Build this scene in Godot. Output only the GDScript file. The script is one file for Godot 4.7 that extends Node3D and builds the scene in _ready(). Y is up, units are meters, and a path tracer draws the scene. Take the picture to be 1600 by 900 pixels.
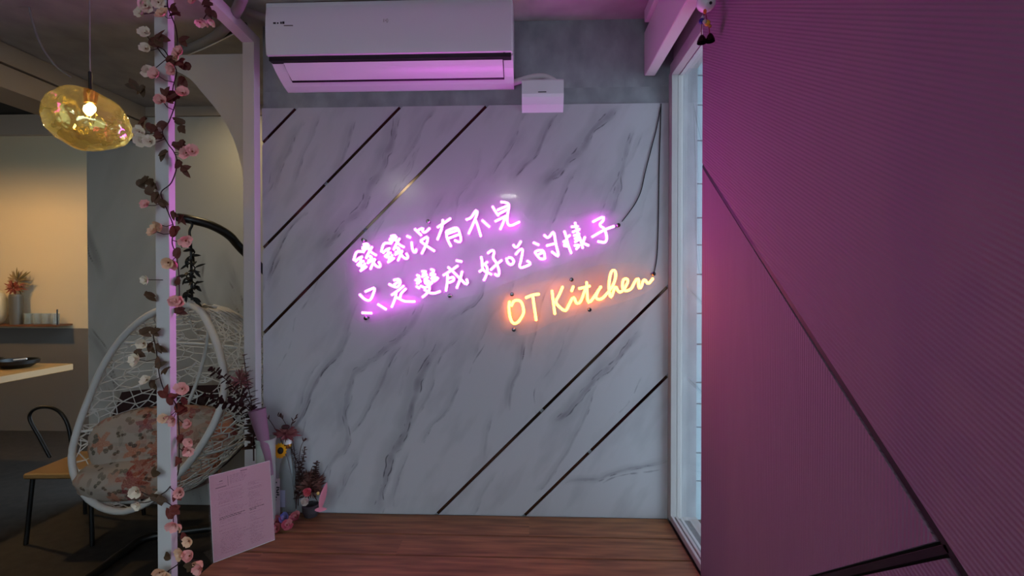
extends Node3D
# A small cafe seen from inside: a marble wall with a neon sign over a plank platform,
# a purple fabric wall with the window behind it, a flowered frame and a hanging egg chair.

class Geo:
	var v := PackedVector3Array()
	var n := PackedVector3Array()
	var t := PackedVector2Array()
	var c := PackedColorArray()
	var tint := Color.WHITE

	func tri(a: Vector3, b: Vector3, d: Vector3, na: Vector3, nb: Vector3, nd: Vector3, ta := Vector2.ZERO, tb := Vector2.ZERO, td := Vector2.ZERO) -> void:
		if (b - a).cross(d - a).dot(na + nb + nd) > 0.0:
			v.append_array([a, d, b]); n.append_array([na, nd, nb]); t.append_array([ta, td, tb])
		else:
			v.append_array([a, b, d]); n.append_array([na, nb, nd]); t.append_array([ta, tb, td])
		c.append_array([tint, tint, tint])

	func quad(a: Vector3, b: Vector3, d: Vector3, e: Vector3, na: Vector3, nb: Vector3, nd: Vector3, ne: Vector3, ta := Vector2.ZERO, tb := Vector2.ZERO, td := Vector2.ZERO, te := Vector2.ZERO) -> void:
		tri(a, b, d, na, nb, nd, ta, tb, td)
		tri(a, d, e, na, nd, ne, ta, td, te)

	func face(a: Vector3, b: Vector3, d: Vector3, e: Vector3, nn: Vector3) -> void:
		quad(a, b, d, e, nn, nn, nn, nn, Vector2(0, 1), Vector2(1, 1), Vector2(1, 0), Vector2(0, 0))

	func box(center: Vector3, size: Vector3, basis := Basis.IDENTITY, bev := 0.002) -> void:
		var h := size / 2.0
		var e := minf(bev, minf(h.x, minf(h.y, h.z)) * 0.6)
		var ax := [Vector3.RIGHT, Vector3.UP, Vector3.BACK]
		for k in 3:
			for s in [-1.0, 1.0]:
				var nn: Vector3 = ax[k] * s
				var u: Vector3 = ax[(k + 1) % 3] * (h[(k + 1) % 3] - e)
				var w: Vector3 = ax[(k + 2) % 3] * (h[(k + 2) % 3] - e)
				var o: Vector3 = nn * h[k]
				var bn: Vector3 = basis * nn
				face(center + basis * (o - u - w), center + basis * (o + u - w), center + basis * (o + u + w), center + basis * (o - u + w), bn)
		for k in 3:
			var i := (k + 1) % 3
			var j := (k + 2) % 3
			for s in [-1.0, 1.0]:
				for q in [-1.0, 1.0]:
					var l: Vector3 = ax[k] * (h[k] - e)
					var p1: Vector3 = ax[i] * s * h[i] + ax[j] * q * (h[j] - e)
					var p2: Vector3 = ax[i] * s * (h[i] - e) + ax[j] * q * h[j]
					var n1: Vector3 = basis * (ax[i] * s)
					var n2: Vector3 = basis * (ax[j] * q)
					quad(center + basis * (p1 - l), center + basis * (p1 + l), center + basis * (p2 + l), center + basis * (p2 - l), n1, n1, n2, n2)
		for sx in [-1.0, 1.0]:
			for sy in [-1.0, 1.0]:
				for sz in [-1.0, 1.0]:
					var s := Vector3(sx, sy, sz)
					var f := (h - Vector3(e, e, e)) * s
					tri(center + basis * (f + Vector3(e * sx, 0, 0)), center + basis * (f + Vector3(0, e * sy, 0)), center + basis * (f + Vector3(0, 0, e * sz)), basis * Vector3(sx, 0, 0), basis * Vector3(0, sy, 0), basis * Vector3(0, 0, sz))

	func tube(pts: Array, r: float, sides := 8, r_end := -1.0, closed := false, caps := true) -> void:
		var k := pts.size()
		if k < 2:
			return
		var rings := []
		var norms := []
		var side := Vector3.ZERO
		for i in k:
			var a: Vector3 = pts[(i - 1 + k) % k] if closed or i > 0 else pts[i]
			var b: Vector3 = pts[(i + 1) % k] if closed or i < k - 1 else pts[i]
			var d := (b - a).normalized()
			if d == Vector3.ZERO:
				d = Vector3.UP
			if side == Vector3.ZERO:
				side = d.cross(Vector3.UP if absf(d.y) < 0.9 else Vector3.RIGHT).normalized()
			side = (side - d * side.dot(d)).normalized()
			var up := d.cross(side)
			var rr := r if r_end < 0.0 else lerpf(r, r_end, float(i) / (k - 1))
			var ring := []
			var nr := []
			for s in sides:
				var w := TAU * s / sides
				var q: Vector3 = side * cos(w) + up * sin(w)
				nr.append(q)
				ring.append(pts[i] + q * rr)
			rings.append(ring)
			norms.append(nr)
		for i in (k if closed else k - 1):
			var j := (i + 1) % k
			for s in sides:
				var q := (s + 1) % sides
				quad(rings[i][s], rings[i][q], rings[j][q], rings[j][s], norms[i][s], norms[i][q], norms[j][q], norms[j][s])
		if caps and not closed:
			for i in [0, k - 1]:
				var d: Vector3 = ((pts[0] - pts[1]) if i == 0 else (pts[k - 1] - pts[k - 2])).normalized()
				var rr := r if r_end < 0.0 or i == 0 else r_end
				var tip: Vector3 = pts[i] + d * rr * 0.7
				for s in sides:
					tri(rings[i][s], rings[i][(s + 1) % sides], tip, norms[i][s], norms[i][(s + 1) % sides], d)

	func lathe(profile: Array, segs: int, xf: Transform3D) -> void:
		# profile: Vector2(radius, height) from bottom to top
		var k := profile.size()
		for i in k - 1:
			var p: Vector2 = profile[i]
			var q: Vector2 = profile[i + 1]
			var e := (q - p).normalized()
			var nn := Vector2(e.y, -e.x)
			for s in segs:
				var a := TAU * s / segs
				var b := TAU * (s + 1) / segs
				var ca := Vector3(cos(a), 0, sin(a))
				var cb := Vector3(cos(b), 0, sin(b))
				var na := (xf.basis * (ca * nn.x + Vector3.UP * nn.y)).normalized()
				var nb := (xf.basis * (cb * nn.x + Vector3.UP * nn.y)).normalized()
				quad(xf * (ca * p.x + Vector3.UP * p.y), xf * (cb * p.x + Vector3.UP * p.y), xf * (cb * q.x + Vector3.UP * q.y), xf * (ca * q.x + Vector3.UP * q.y), na, nb, nb, na)

	func blob(xf: Transform3D, rings: int, segs: int, noise: FastNoiseLite = null, amp := 0.0, power := 1.0) -> void:
		var g := []
		for i in rings + 1:
			var row := []
			var th := PI * i / rings
			for s in segs + 1:
				var ph := TAU * s / segs
				var d := Vector3(sin(th) * cos(ph), cos(th), sin(th) * sin(ph))
				if power != 1.0:
					d = Vector3(signf(d.x) * pow(absf(d.x), power), signf(d.y) * pow(absf(d.y), power), signf(d.z) * pow(absf(d.z), power))
				var m := 1.0
				if noise:
					m += amp * noise.get_noise_3dv(d * 10.0)
				row.append(xf * (d * m))
			g.append(row)
		grid(g, true, xf.origin)

	func grid(g: Array, outward := false, center := Vector3.ZERO, toward := Vector3.ZERO) -> void:
		# smooth surface through rows of points; uv runs 0..1
		var r := g.size()
		var k: int = g[0].size()
		var nn := []
		for i in r:
			var row := []
			for j in k:
				var du: Vector3 = g[i][mini(j + 1, k - 1)] - g[i][maxi(j - 1, 0)]
				var dv: Vector3 = g[mini(i + 1, r - 1)][j] - g[maxi(i - 1, 0)][j]
				if outward and g[0][0].distance_to(g[0][k / 2]) < 1e-5 and (j == 0 or j == k - 1) and i > 0 and i < r - 1:
					du = g[i][1] - g[i][k - 2]
				var q := du.cross(dv).normalized()
				var ref: Vector3 = (g[i][j] - center) if outward else toward
				if q == Vector3.ZERO:
					q = ref.normalized()
				if (outward or toward != Vector3.ZERO) and q.dot(ref) < 0.0:
					q = -q
				row.append(q)
			nn.append(row)
		for i in r - 1:
			for j in k - 1:
				var u0 := float(j) / (k - 1)
				var u1 := float(j + 1) / (k - 1)
				var v0 := float(i) / (r - 1)
				var v1 := float(i + 1) / (r - 1)
				quad(g[i][j], g[i][j + 1], g[i + 1][j + 1], g[i + 1][j], nn[i][j], nn[i][j + 1], nn[i + 1][j + 1], nn[i + 1][j], Vector2(u0, v0), Vector2(u1, v0), Vector2(u1, v1), Vector2(u0, v1))

	func leaf(at: Vector3, dir: Vector3, up: Vector3, length: float, width: float, curl := 0.25, fold := 0.25, tip := 0.0) -> void:
		var d := dir.normalized()
		var s := d.cross(up).normalized()
		var w := s.cross(d).normalized()
		var g := []
		var k := 5
		for i in k + 1:
			var f := float(i) / k
			var half := width * 0.5 * pow(sin(PI * clampf(0.06 + f * (0.94 - tip), 0.0, 1.0)), 0.75)
			var mid := at + d * (length * f) + w * (sin(f * PI * 0.5) * curl * length * -f)
			g.append([mid - s * half + w * half * fold, mid, mid + s * half + w * half * fold])
		grid(g, false, Vector3.ZERO, w)

	func slab(poly: PackedVector2Array, xf: Transform3D, depth: float, uv_scale := Vector2.ONE, uv_origin := Vector2.ZERO) -> void:
		# outline in the xy plane of xf, from z = 0 (back) to z = depth (front)
		var ids := Geometry2D.triangulate_polygon(poly)
		var up := xf.basis.z.normalized()
		for i in range(0, ids.size(), 3):
			var q := [poly[ids[i]], poly[ids[i + 1]], poly[ids[i + 2]]]
			var uv := []
			for e in q:
				uv.append((e - uv_origin) * uv_scale)
			for side in [0.0, depth]:
				var nn := up if side > 0.0 else -up
				tri(xf * Vector3(q[0].x, q[0].y, side), xf * Vector3(q[1].x, q[1].y, side), xf * Vector3(q[2].x, q[2].y, side), nn, nn, nn, uv[0], uv[1], uv[2])
		var turn := 1.0 if Geometry2D.is_polygon_clockwise(poly) else -1.0
		for i in poly.size():
			var a := poly[i]
			var b := poly[(i + 1) % poly.size()]
			var e := (b - a).normalized()
			var nn := (xf.basis * Vector3(-e.y * turn, e.x * turn, 0)).normalized()
			quad(xf * Vector3(a.x, a.y, 0), xf * Vector3(b.x, b.y, 0), xf * Vector3(b.x, b.y, depth), xf * Vector3(a.x, a.y, depth), nn, nn, nn, nn, (a - uv_origin) * uv_scale, (b - uv_origin) * uv_scale, (b - uv_origin) * uv_scale, (a - uv_origin) * uv_scale)

	func add(o: Geo, xf: Transform3D) -> void:
		for i in o.v.size():
			v.append(xf * o.v[i])
			n.append((xf.basis * o.n[i]).normalized())
		t.append_array(o.t)
		c.append_array(o.c)

	func mesh() -> ArrayMesh:
		var a := []
		a.resize(Mesh.ARRAY_MAX)
		a[Mesh.ARRAY_VERTEX] = v
		a[Mesh.ARRAY_NORMAL] = n
		a[Mesh.ARRAY_TEX_UV] = t
		a[Mesh.ARRAY_COLOR] = c
		var m := ArrayMesh.new()
		m.add_surface_from_arrays(Mesh.PRIMITIVE_TRIANGLES, a)
		return m


var taken := {}
var M := {}
var rng := RandomNumberGenerator.new()


func numbered(called: String) -> String:
	var k: int = taken.get(called, -1) + 1
	taken[called] = k
	return called if k == 0 else "%s_%03d" % [called, k]


func obj(called: String, g, m: Material, parent: Node3D = null, at := Transform3D.IDENTITY) -> MeshInstance3D:
	var o := MeshInstance3D.new()
	o.name = called if parent else numbered(called)
	o.mesh = g.mesh() if g is Geo else g
	o.material_override = m
	o.transform = at
	(parent if parent else self).add_child(o, true)
	return o


func tag(o: Node3D, label: String, category: String, group := "", kind := "") -> Node3D:
	o.set_meta("label", label)
	o.set_meta("category", category)
	if group:
		o.set_meta("group", group)
	if kind:
		o.set_meta("kind", kind)
	return o


func thing(called: String, label: String, category: String, at := Vector3.ZERO, group := "") -> Node3D:
	var o := Node3D.new()
	o.name = numbered(called)
	add_child(o)
	o.position = at
	tag(o, label, category, group)
	return o


func struct(called: String, g, m: Material, label: String, category := "wall") -> MeshInstance3D:
	var o := obj(called, g, m)
	o.name = called
	tag(o, label, category, "", "structure")
	return o


func mat(c: Color, rough := 0.5, metal := 0.0) -> StandardMaterial3D:
	var m := StandardMaterial3D.new()
	m.albedo_color = c
	m.roughness = rough
	m.metallic = metal
	return m


func curve(pts: Array, per := 5, closed := false) -> Array:
	var out := []
	var k := pts.size()
	if k < 3:
		return pts
	for i in (k if closed else k - 1):
		var p0: Variant = pts[(i - 1 + k) % k] if closed else pts[maxi(i - 1, 0)]
		var p1: Variant = pts[i]
		var p2: Variant = pts[(i + 1) % k]
		var p3: Variant = pts[(i + 2) % k] if closed else pts[mini(i + 2, k - 1)]
		for s in per:
			out.append(p1.cubic_interpolate(p2, p0, p3, float(s) / per))
	if not closed:
		out.append(pts[k - 1])
	return out


# ---------------------------------------------------------------- textures

func noise(freq: float, oct: int, sd: int) -> FastNoiseLite:
	var f := FastNoiseLite.new()
	f.seed = sd
	f.noise_type = FastNoiseLite.TYPE_SIMPLEX_SMOOTH
	f.frequency = freq
	f.fractal_octaves = oct
	return f


func stamp(d: PackedFloat32Array, w: int, h: int, x: float, y: float, r: float, s: float) -> void:
	for j in range(maxi(0, int(y - r)), mini(h, int(y + r) + 2)):
		for i in range(maxi(0, int(x - r)), mini(w, int(x + r) + 2)):
			var q := ((i - x) * (i - x) + (j - y) * (j - y)) / (r * r)
			if q < 1.0:
				var k := j * w + i
				d[k] = maxf(d[k], s * (1.0 - q) * (1.0 - q * 0.5))


func vein(d: PackedFloat32Array, w: int, h: int, pts: Array, band: float, strength: float, sd: int) -> void:
	# a soft grey band with a thin broken dark line along it
	var f := noise(0.009, 2, sd)
	var c := curve(pts, 14)
	for i in c.size() - 1:
		var a: Vector2 = c[i] * Vector2(w, h)
		var b: Vector2 = c[i + 1] * Vector2(w, h)
		var steps := maxi(1, int(a.distance_to(b) / 2.2))
		for s in steps:
			var p := a.lerp(b, float(s) / steps)
			var e := (b - a).orthogonal().normalized()
			var j := f.get_noise_2dv(p)
			var fade := minf(1.0, minf(float(i) / 10.0, float(c.size() - 1 - i) / 10.0) + 0.1)
			var q := p + e * j * band * 0.7
			var wide := band * 1.35 * (1.0 + 0.45 * f.get_noise_2d(p.y * 1.3, p.x * 1.3))
			if band > 3.0:
				stamp(d, w, h, q.x - band * 1.2, q.y, wide * 2.0, strength * fade * 0.15)
				stamp(d, w, h, q.x, q.y, wide, strength * fade * (0.30 + 0.16 * f.get_noise_2d(p.x * 2.0, p.y * 2.0)))
			for side: float in ([-1.0, 1.0] if band > 6.0 else [1.0]):
				var r: Vector2 = q + e * side * wide * (0.55 + 0.5 * f.get_noise_2d(p.x * 1.5 + 300.0 * side, p.y * 1.5))
				stamp(d, w, h, r.x, r.y, 2.6 + 1.5 * f.get_noise_2d(p.x * 4.0, p.y), 0.85 * strength * fade * clampf(0.3 + 1.6 * f.get_noise_2d(p.x * 2.5 + 90.0 * side, p.y * 2.5), 0.0, 1.0))

func marble(w: int, h: int, veins: Array, base: Color, dark: Color, sd: int) -> ImageTexture:
	var d := PackedFloat32Array()
	d.resize(w * h)
	var cloud := noise(0.006, 4, sd)
	for k in veins.size():
		vein(d, w, h, veins[k][0], veins[k][1], veins[k][2], sd + k)
	var bytes := PackedByteArray()
	bytes.resize(w * h * 3)
	var k := 0
	for y in h:
		for x in w:
			var q := clampf(d[k] + 0.16 * maxf(0.0, cloud.get_noise_2d(x * 1.6 + y * 0.9, y * 0.55 - x * 0.3)), 0.0, 1.0)
			bytes[k * 3] = int(255.0 * lerpf(base.r, dark.r, q))
			bytes[k * 3 + 1] = int(255.0 * lerpf(base.g, dark.g, q))
			bytes[k * 3 + 2] = int(255.0 * lerpf(base.b, dark.b, q))
			k += 1
	return ImageTexture.create_from_image(Image.create_from_data(w, h, false, Image.FORMAT_RGB8, bytes))


func mottled(w: int, h: int, a: Color, b: Color, fx: float, fy: float, sd: int, oct := 5, gain := 1.6) -> ImageTexture:
	var f := noise(1.0, oct, sd)
	var bytes := PackedByteArray()
	bytes.resize(w * h * 3)
	var k := 0
	for y in h:
		for x in w:
			var q := clampf(0.5 + gain * 0.5 * f.get_noise_2d(x * fx, y * fy), 0.0, 1.0)
			bytes[k] = int(255.0 * lerpf(a.r, b.r, q))
			bytes[k + 1] = int(255.0 * lerpf(a.g, b.g, q))
			bytes[k + 2] = int(255.0 * lerpf(a.b, b.b, q))
			k += 3
	return ImageTexture.create_from_image(Image.create_from_data(w, h, false, Image.FORMAT_RGB8, bytes))


func ribs() -> ImageTexture:
	# normal map of a corded cloth: four cords across, a little slub along them
	var im := Image.create(64, 64, false, Image.FORMAT_RGB8)
	var f := noise(0.09, 2, 5)
	for y in 64:
		for x in 64:
			var s := cos(TAU * x / 16.0) * 0.55 + f.get_noise_2d(x, y) * 0.12
			var q := Vector3(s, 0.1 * f.get_noise_2d(x + 80.0, y * 3.0), 1.0).normalized()
			im.set_pixel(x, y, Color(q.x * 0.5 + 0.5, q.y * 0.5 + 0.5, q.z * 0.5 + 0.5))
	return ImageTexture.create_from_image(im)


func floral() -> ImageTexture:
	var s := 512
	var im := Image.create(s, s, false, Image.FORMAT_RGB8)
	im.fill(Color(0.78, 0.73, 0.68))
	var r := RandomNumberGenerator.new()
	r.seed = 77
	var f := noise(0.05, 2, 8)
	for k in 260:
		var flower := k % 3 == 0
		var x := r.randf() * s
		var y := r.randf() * s
		var big := r.randf_range(20, 36) if flower else r.randf_range(6, 15)
		var hue: Color = [Color(0.66, 0.22, 0.16), Color(0.74, 0.38, 0.24), Color(0.58, 0.16, 0.26), Color(0.8, 0.5, 0.38)][r.randi() % 4] if flower else [Color(0.16, 0.2, 0.12), Color(0.3, 0.26, 0.18), Color(0.2, 0.12, 0.1)][r.randi() % 3]
		var turn := r.randf() * TAU
		for j in range(-big, big + 1):
			for i in range(-big, big + 1):
				var a := atan2(j, i) + turn
				var d := sqrt(i * i + j * j) / big
				var edge := (0.7 + 0.3 * cos(a * 5.0)) if flower else absf(cos(a)) * 0.9 + 0.1
				if d < edge + f.get_noise_2d(x + i, y + j) * 0.2:
					var q := hue.lerp(Color(0.92, 0.74, 0.6), clampf(f.get_noise_2d(i * 4.0 + x, j * 4.0) * 0.9 + (0.15 if flower else 0.0), 0.0, 0.6))
					im.set_pixel(posmod(int(x) + i, s), posmod(int(y) + j, s), q)
	return ImageTexture.create_from_image(im)


func menu_print() -> ImageTexture:
	# a pale pink page of small print in two columns, too fine to read
	var w := 420
	var h := 594
	var im := Image.create(w, h, false, Image.FORMAT_RGB8)
	im.fill(Color(0.85, 0.64, 0.68))
	var r := RandomNumberGenerator.new()
	r.seed = 12
	var ink := Color(0.62, 0.4, 0.5)
	var dark := Color(0.28, 0.16, 0.24)
	im.fill_rect(Rect2i(118, 30, 2, 70), dark)
	im.fill_rect(Rect2i(62, 52, 22, 4), dark)
	im.fill_rect(Rect2i(46, 72, 42, 2), ink)
	for x in range(36, 104, 9):
		im.fill_rect(Rect2i(x, 94, 7, 5), dark)
	for y in range(30, 92, 9):
		var x := 132
		while x < 232:
			var l := r.randi_range(6, 20)
			im.fill_rect(Rect2i(x, y, l, 3), ink.lerp(Color.WHITE, r.randf() * 0.25))
			x += l + 5
	im.fill_rect(Rect2i(206, 16, 48, 4), dark)
	for y in range(118, 560, 10):
		var head := y in [318, 308]
		for col in [[44, 228], [246, 350]]:
			if r.randf() < 0.12:
				continue
			var x: int = col[0] + r.randi_range(0, 12)
			var stop: int = col[1] - r.randi_range(0, 70)
			while x < stop:
				var l := r.randi_range(5, 22)
				im.fill_rect(Rect2i(x, y, l, 4 if head else 3), dark if head else ink.lerp(Color(0.9, 0.7, 0.75), r.randf() * 0.6))
				x += l + 4
	return ImageTexture.create_from_image(im)


# ---------------------------------------------------------------- scene

func _ready() -> void:
	rng.seed = 20
	# camera
	var cam := Camera3D.new()
	cam.name = "camera"
	cam.position = Vector3(0, 1.40, 0)
	cam.rotation_degrees = Vector3(-0.5348, 2.0618, 0)
	cam.fov = 61.9275
	cam.near = 0.05
	cam.far = 60.0
	add_child(cam)
	cam.current = true
	# sky and exposure
	var env := Environment.new()
	env.background_mode = Environment.BG_COLOR
	env.background_color = Color(0.80, 0.91, 1.0)
	env.background_energy_multiplier = 1.3
	env.tonemap_mode = Environment.TONE_MAPPER_LINEAR
	env.tonemap_exposure = 3.0
	env.sdfgi_enabled = true
	env.ssao_enabled = true
	env.ssil_enabled = true
	var we := WorldEnvironment.new()
	we.name = "environment"
	we.environment = env
	add_child(we)

	materials()
	setting()
	marble_wall()
	purple_wall()
	window_and_street()
	platform()
	left_room()
	air_conditioner()
	neon()
	frame_and_garland()
	egg_chair()
	table_display()
	small_things()


func materials() -> void:
	M.plaster = mat(Color(0.70, 0.67, 0.66), 0.9)
	M.plaster.albedo_texture = mottled(256, 256, Color(0.86, 0.86, 0.86), Color(1, 1, 1), 0.03, 0.03, 3)
	M.plaster.uv1_triplanar = true
	M.plaster.uv1_world_triplanar = true
	M.plaster.uv1_scale = Vector3(0.6, 0.6, 0.6)
	M.concrete = mat(Color(0.67, 0.68, 0.69), 0.85)
	M.concrete.albedo_texture = mottled(512, 512, Color(0.74, 0.74, 0.75), Color(0.94, 0.94, 0.94), 0.02, 0.012, 9, 6, 1.2)
	M.concrete.uv1_triplanar = true
	M.concrete.uv1_world_triplanar = true
	M.concrete.uv1_scale = Vector3(0.9, 0.9, 0.9)
	M.black_paint = mat(Color(0.03, 0.03, 0.03), 0.9)
	M.beige = mat(Color(0.80, 0.74, 0.62), 0.8)
	M.dado = mat(Color(0.42, 0.40, 0.38), 0.8)
	M.pale_stone = mat(Color(0.86, 0.88, 0.88), 0.8)
	M.beam = mat(Color(0.66, 0.60, 0.54), 0.75)
	M.floor = mat(Color(0.18, 0.155, 0.14), 0.75)
	M.floor.albedo_texture = mottled(256, 256, Color(0.7, 0.7, 0.7), Color(1, 1, 1), 0.05, 0.05, 4)
	M.floor.uv1_triplanar = true
	M.floor.uv1_world_triplanar = true
	M.white_paint = mat(Color(0.80, 0.79, 0.78), 0.45)
	M.white_plastic = mat(Color(0.90, 0.90, 0.91), 0.26)
	M.white_metal = mat(Color(0.70, 0.68, 0.67), 0.35)
	M.dark = mat(Color(0.02, 0.02, 0.022), 0.5)
	M.joint = mat(Color(0.02, 0.018, 0.02), 0.65)
	M.black_metal = mat(Color(0.035, 0.033, 0.033), 0.4)
	M.bronze = mat(Color(0.34, 0.27, 0.23), 0.12, 1.0)
	M.steel = mat(Color(0.40, 0.38, 0.38), 0.15, 1.0)
	M.gold = mat(Color(0.75, 0.56, 0.28), 0.25, 1.0)
	M.wood = mat(Color(1, 1, 1), 0.5)
	M.wood_dark = mat(Color(0.42, 0.24, 0.12), 0.5)
	M.table_wood = mat(Color(0.62, 0.46, 0.26), 0.45)
	M.grey_foam = mat(Color(0.52, 0.50, 0.49), 0.8)
	M.rattan = mat(Color(0.83, 0.82, 0.80), 0.55)
	M.clear = mat(Color(0.95, 0.97, 0.97, 0.02), 0.02)
	M.clear.metallic_specular = 0.16
	M.clear.transparency = BaseMaterial3D.TRANSPARENCY_ALPHA
	M.glass_pane = mat(Color(0.92, 0.97, 0.97, 0.06), 0.03)
	M.glass_pane.transparency = BaseMaterial3D.TRANSPARENCY_ALPHA
	M.bottle = mat(Color(0.58, 0.64, 0.63, 0.30), 0.06)
	M.bottle.transparency = BaseMaterial3D.TRANSPARENCY_ALPHA
	M.fabric_print = mat(Color(0.85, 0.82, 0.80), 0.9)
	M.fabric_print.albedo_texture = floral()
	M.fabric_print.uv1_triplanar = true
	M.fabric_print.uv1_scale = Vector3(1.15, 1.15, 1.15)
	M.pink_tube = mat(Color(0.9, 0.8, 0.9), 0.4)
	M.pink_tube.emission_enabled = true
	M.pink_tube.emission = Color(0.97, 0.30, 1.0)
	M.pink_tube.emission_energy_multiplier = 5.6
	M.gold_tube = mat(Color(0.95, 0.85, 0.5), 0.4)
	M.gold_tube.emission_enabled = true
	M.gold_tube.emission = Color(1.0, 0.50, 0.16)
	M.gold_tube.emission_energy_multiplier = 7.5
	M.petal = mat(Color.WHITE, 0.75)
	M.petal.vertex_color_use_as_albedo = true
	M.petal.vertex_color_is_srgb = true
	M.petal.backlight = Color(0.2, 0.15, 0.15)
	M.foliage = mat(Color.WHITE, 0.7)
	M.foliage.vertex_color_use_as_albedo = true
	M.foliage.vertex_color_is_srgb = true


func wall_box(lo: Vector3, hi: Vector3, bev := 0.0005) -> Geo:
	var g := Geo.new()
	g.box((lo + hi) / 2.0, hi - lo, Basis.IDENTITY, bev)
	return g


func setting() -> void:
	struct("floor", wall_box(Vector3(-6.6, -0.12, -4.6), Vector3(0.8, 0, 2.8)), M.floor, "dark stone floor under the hanging egg chair", "floor")
	struct("ceiling", wall_box(Vector3(-2.45, 2.505, -3.1), Vector3(0.8, 2.65, 2.8)), M.plaster, "low grey brown ceiling over the sign wall", "ceiling")
	struct("ceiling_far", wall_box(Vector3(-6.6, 3.0, -4.6), Vector3(-2.4, 3.15, 2.8)), M.black_paint, "black open ceiling of the left room", "ceiling")
	struct("wall_left", wall_box(Vector3(-6.75, -0.1, -4.6), Vector3(-6.6, 3.15, 2.8)), M.beige, "plain wall at the far left end of the room")
	# far wall: grey dado below, lit cream plaster above, a brown band along the top
	var far := struct("wall_far", wall_box(Vector3(-6.6, 0, -4.6), Vector3(-2.6, 3.0, -4.4)), M.beige, "cream wall behind the dining table, lit warm")
	obj("dado", wall_box(Vector3(-6.6, 0, -4.4), Vector3(-2.7, 0.975, -4.385)), M.dado, far)
	obj("top_band", wall_box(Vector3(-6.6, 2.80, -4.4), Vector3(-2.7, 2.99, -4.36)), M.beam, far)
	# marble faced wall behind the egg chair
	var a := struct("wall_alcove", wall_box(Vector3(-2.803, 0, -3.1), Vector3(0.62, 2.505, -2.96)), M.plaster, "marble faced wall behind the hanging egg chair")
	var g := Geo.new()
	g.slab(PackedVector2Array([Vector2(-2.803, 0.0), Vector2(-1.0, 0.0), Vector2(-1.0, 2.447), Vector2(-2.803, 2.447)]), Transform3D(Basis.IDENTITY, Vector3(0, 0, -2.96)), 0.01, Vector2(0.5, -0.4), Vector2(-2.803, 2.447))
	M.marble_b = mat(Color.WHITE, 0.16)
	M.marble_b.albedo_texture = marble(512, 512, side_veins(), Color(0.74, 0.735, 0.71), Color(0.36, 0.34, 0.33), 40)
	obj("marble_panel", g, M.marble_b, a)
	struct("trim_1", wall_box(Vector3(-2.803, 2.447, -2.97), Vector3(-1.0, 2.505, -2.93)), M.beam, "narrow cream trim along the top of the alcove wall", "trim")
	# boarded beam that runs away from the camera along the left edge of the ceiling
	var beam := struct("trim_2", wall_box(Vector3(-2.60, 2.31, -2.93), Vector3(-2.44, 2.64, 2.8)), M.dark, "boarded ceiling beam running back to the alcove wall", "beam")
	obj("board", wall_box(Vector3(-2.44, 2.409, -2.93), Vector3(-2.40, 2.503, 2.6), 0.003), M.beam, beam)
	obj("board", wall_box(Vector3(-2.61, 2.294, -2.93), Vector3(-2.40, 2.400, 2.6), 0.003), M.beam, beam)
	# dividing wall that carries the sign, and the wall that closes the room behind it
	struct("wall_back", wall_box(Vector3(-1.145, 0, -2.15), Vector3(0.70, 2.505, -2.032)), M.concrete, "bare concrete wall above the marble panels, carrying the neon sign")
	struct("wall_rear", wall_box(Vector3(0.62, 0, -3.1), Vector3(0.8, 2.505, -2.32)), M.plaster, "plain wall closing the passage behind the sign wall")
	# front of the shop behind the camera: a glazed front with posts
	struct("wall_lintel", wall_box(Vector3(-6.75, 2.48, 2.6), Vector3(0.8, 3.15, 2.8)), M.plaster, "wall over the glazed shop front behind the camera")
	struct("wall_sill", wall_box(Vector3(-6.75, 0, 2.6), Vector3(0.8, 0.95, 2.8)), M.plaster, "low wall under the glazed shop front behind the camera")
	struct("wall_front", wall_box(Vector3(-6.75, 0.95, 2.6), Vector3(-2.38, 2.48, 2.8)), M.plaster, "plain front wall of the left room behind the camera")
	var fr := Geo.new()
	for k in 4:
		fr.box(Vector3(-2.36 + k * 1.04, 1.715, 2.68), Vector3(0.06, 1.53, 0.08))
	for y in [0.98, 2.45]:
		fr.box(Vector3(-0.8, y, 2.68), Vector3(3.18, 0.06, 0.08))
	var win := struct("window_2", fr, M.black_metal, "black framed glazed shop front behind the camera", "window")
	obj("pane", wall_box(Vector3(-2.35, 0.98, 2.675), Vector3(0.75, 2.45, 2.681), 0.0), M.glass_pane, win)


func side_veins() -> Array:
	var out := []
	var r := RandomNumberGenerator.new()
	r.seed = 4
	for k in 15:
		var p := Vector2(r.randf_range(-0.2, 0.9), r.randf_range(-0.15, 0.75))
		var l := r.randf_range(0.2, 0.5)
		var pts := []
		for i in 5:
			pts.append(p + Vector2(l * 0.42 * i / 4.0 + r.randf_range(-0.02, 0.02), l * i / 4.0))
		out.append([pts, r.randf_range(2.0, 8.0), r.randf_range(0.55, 1.0)])
	return out


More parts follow.
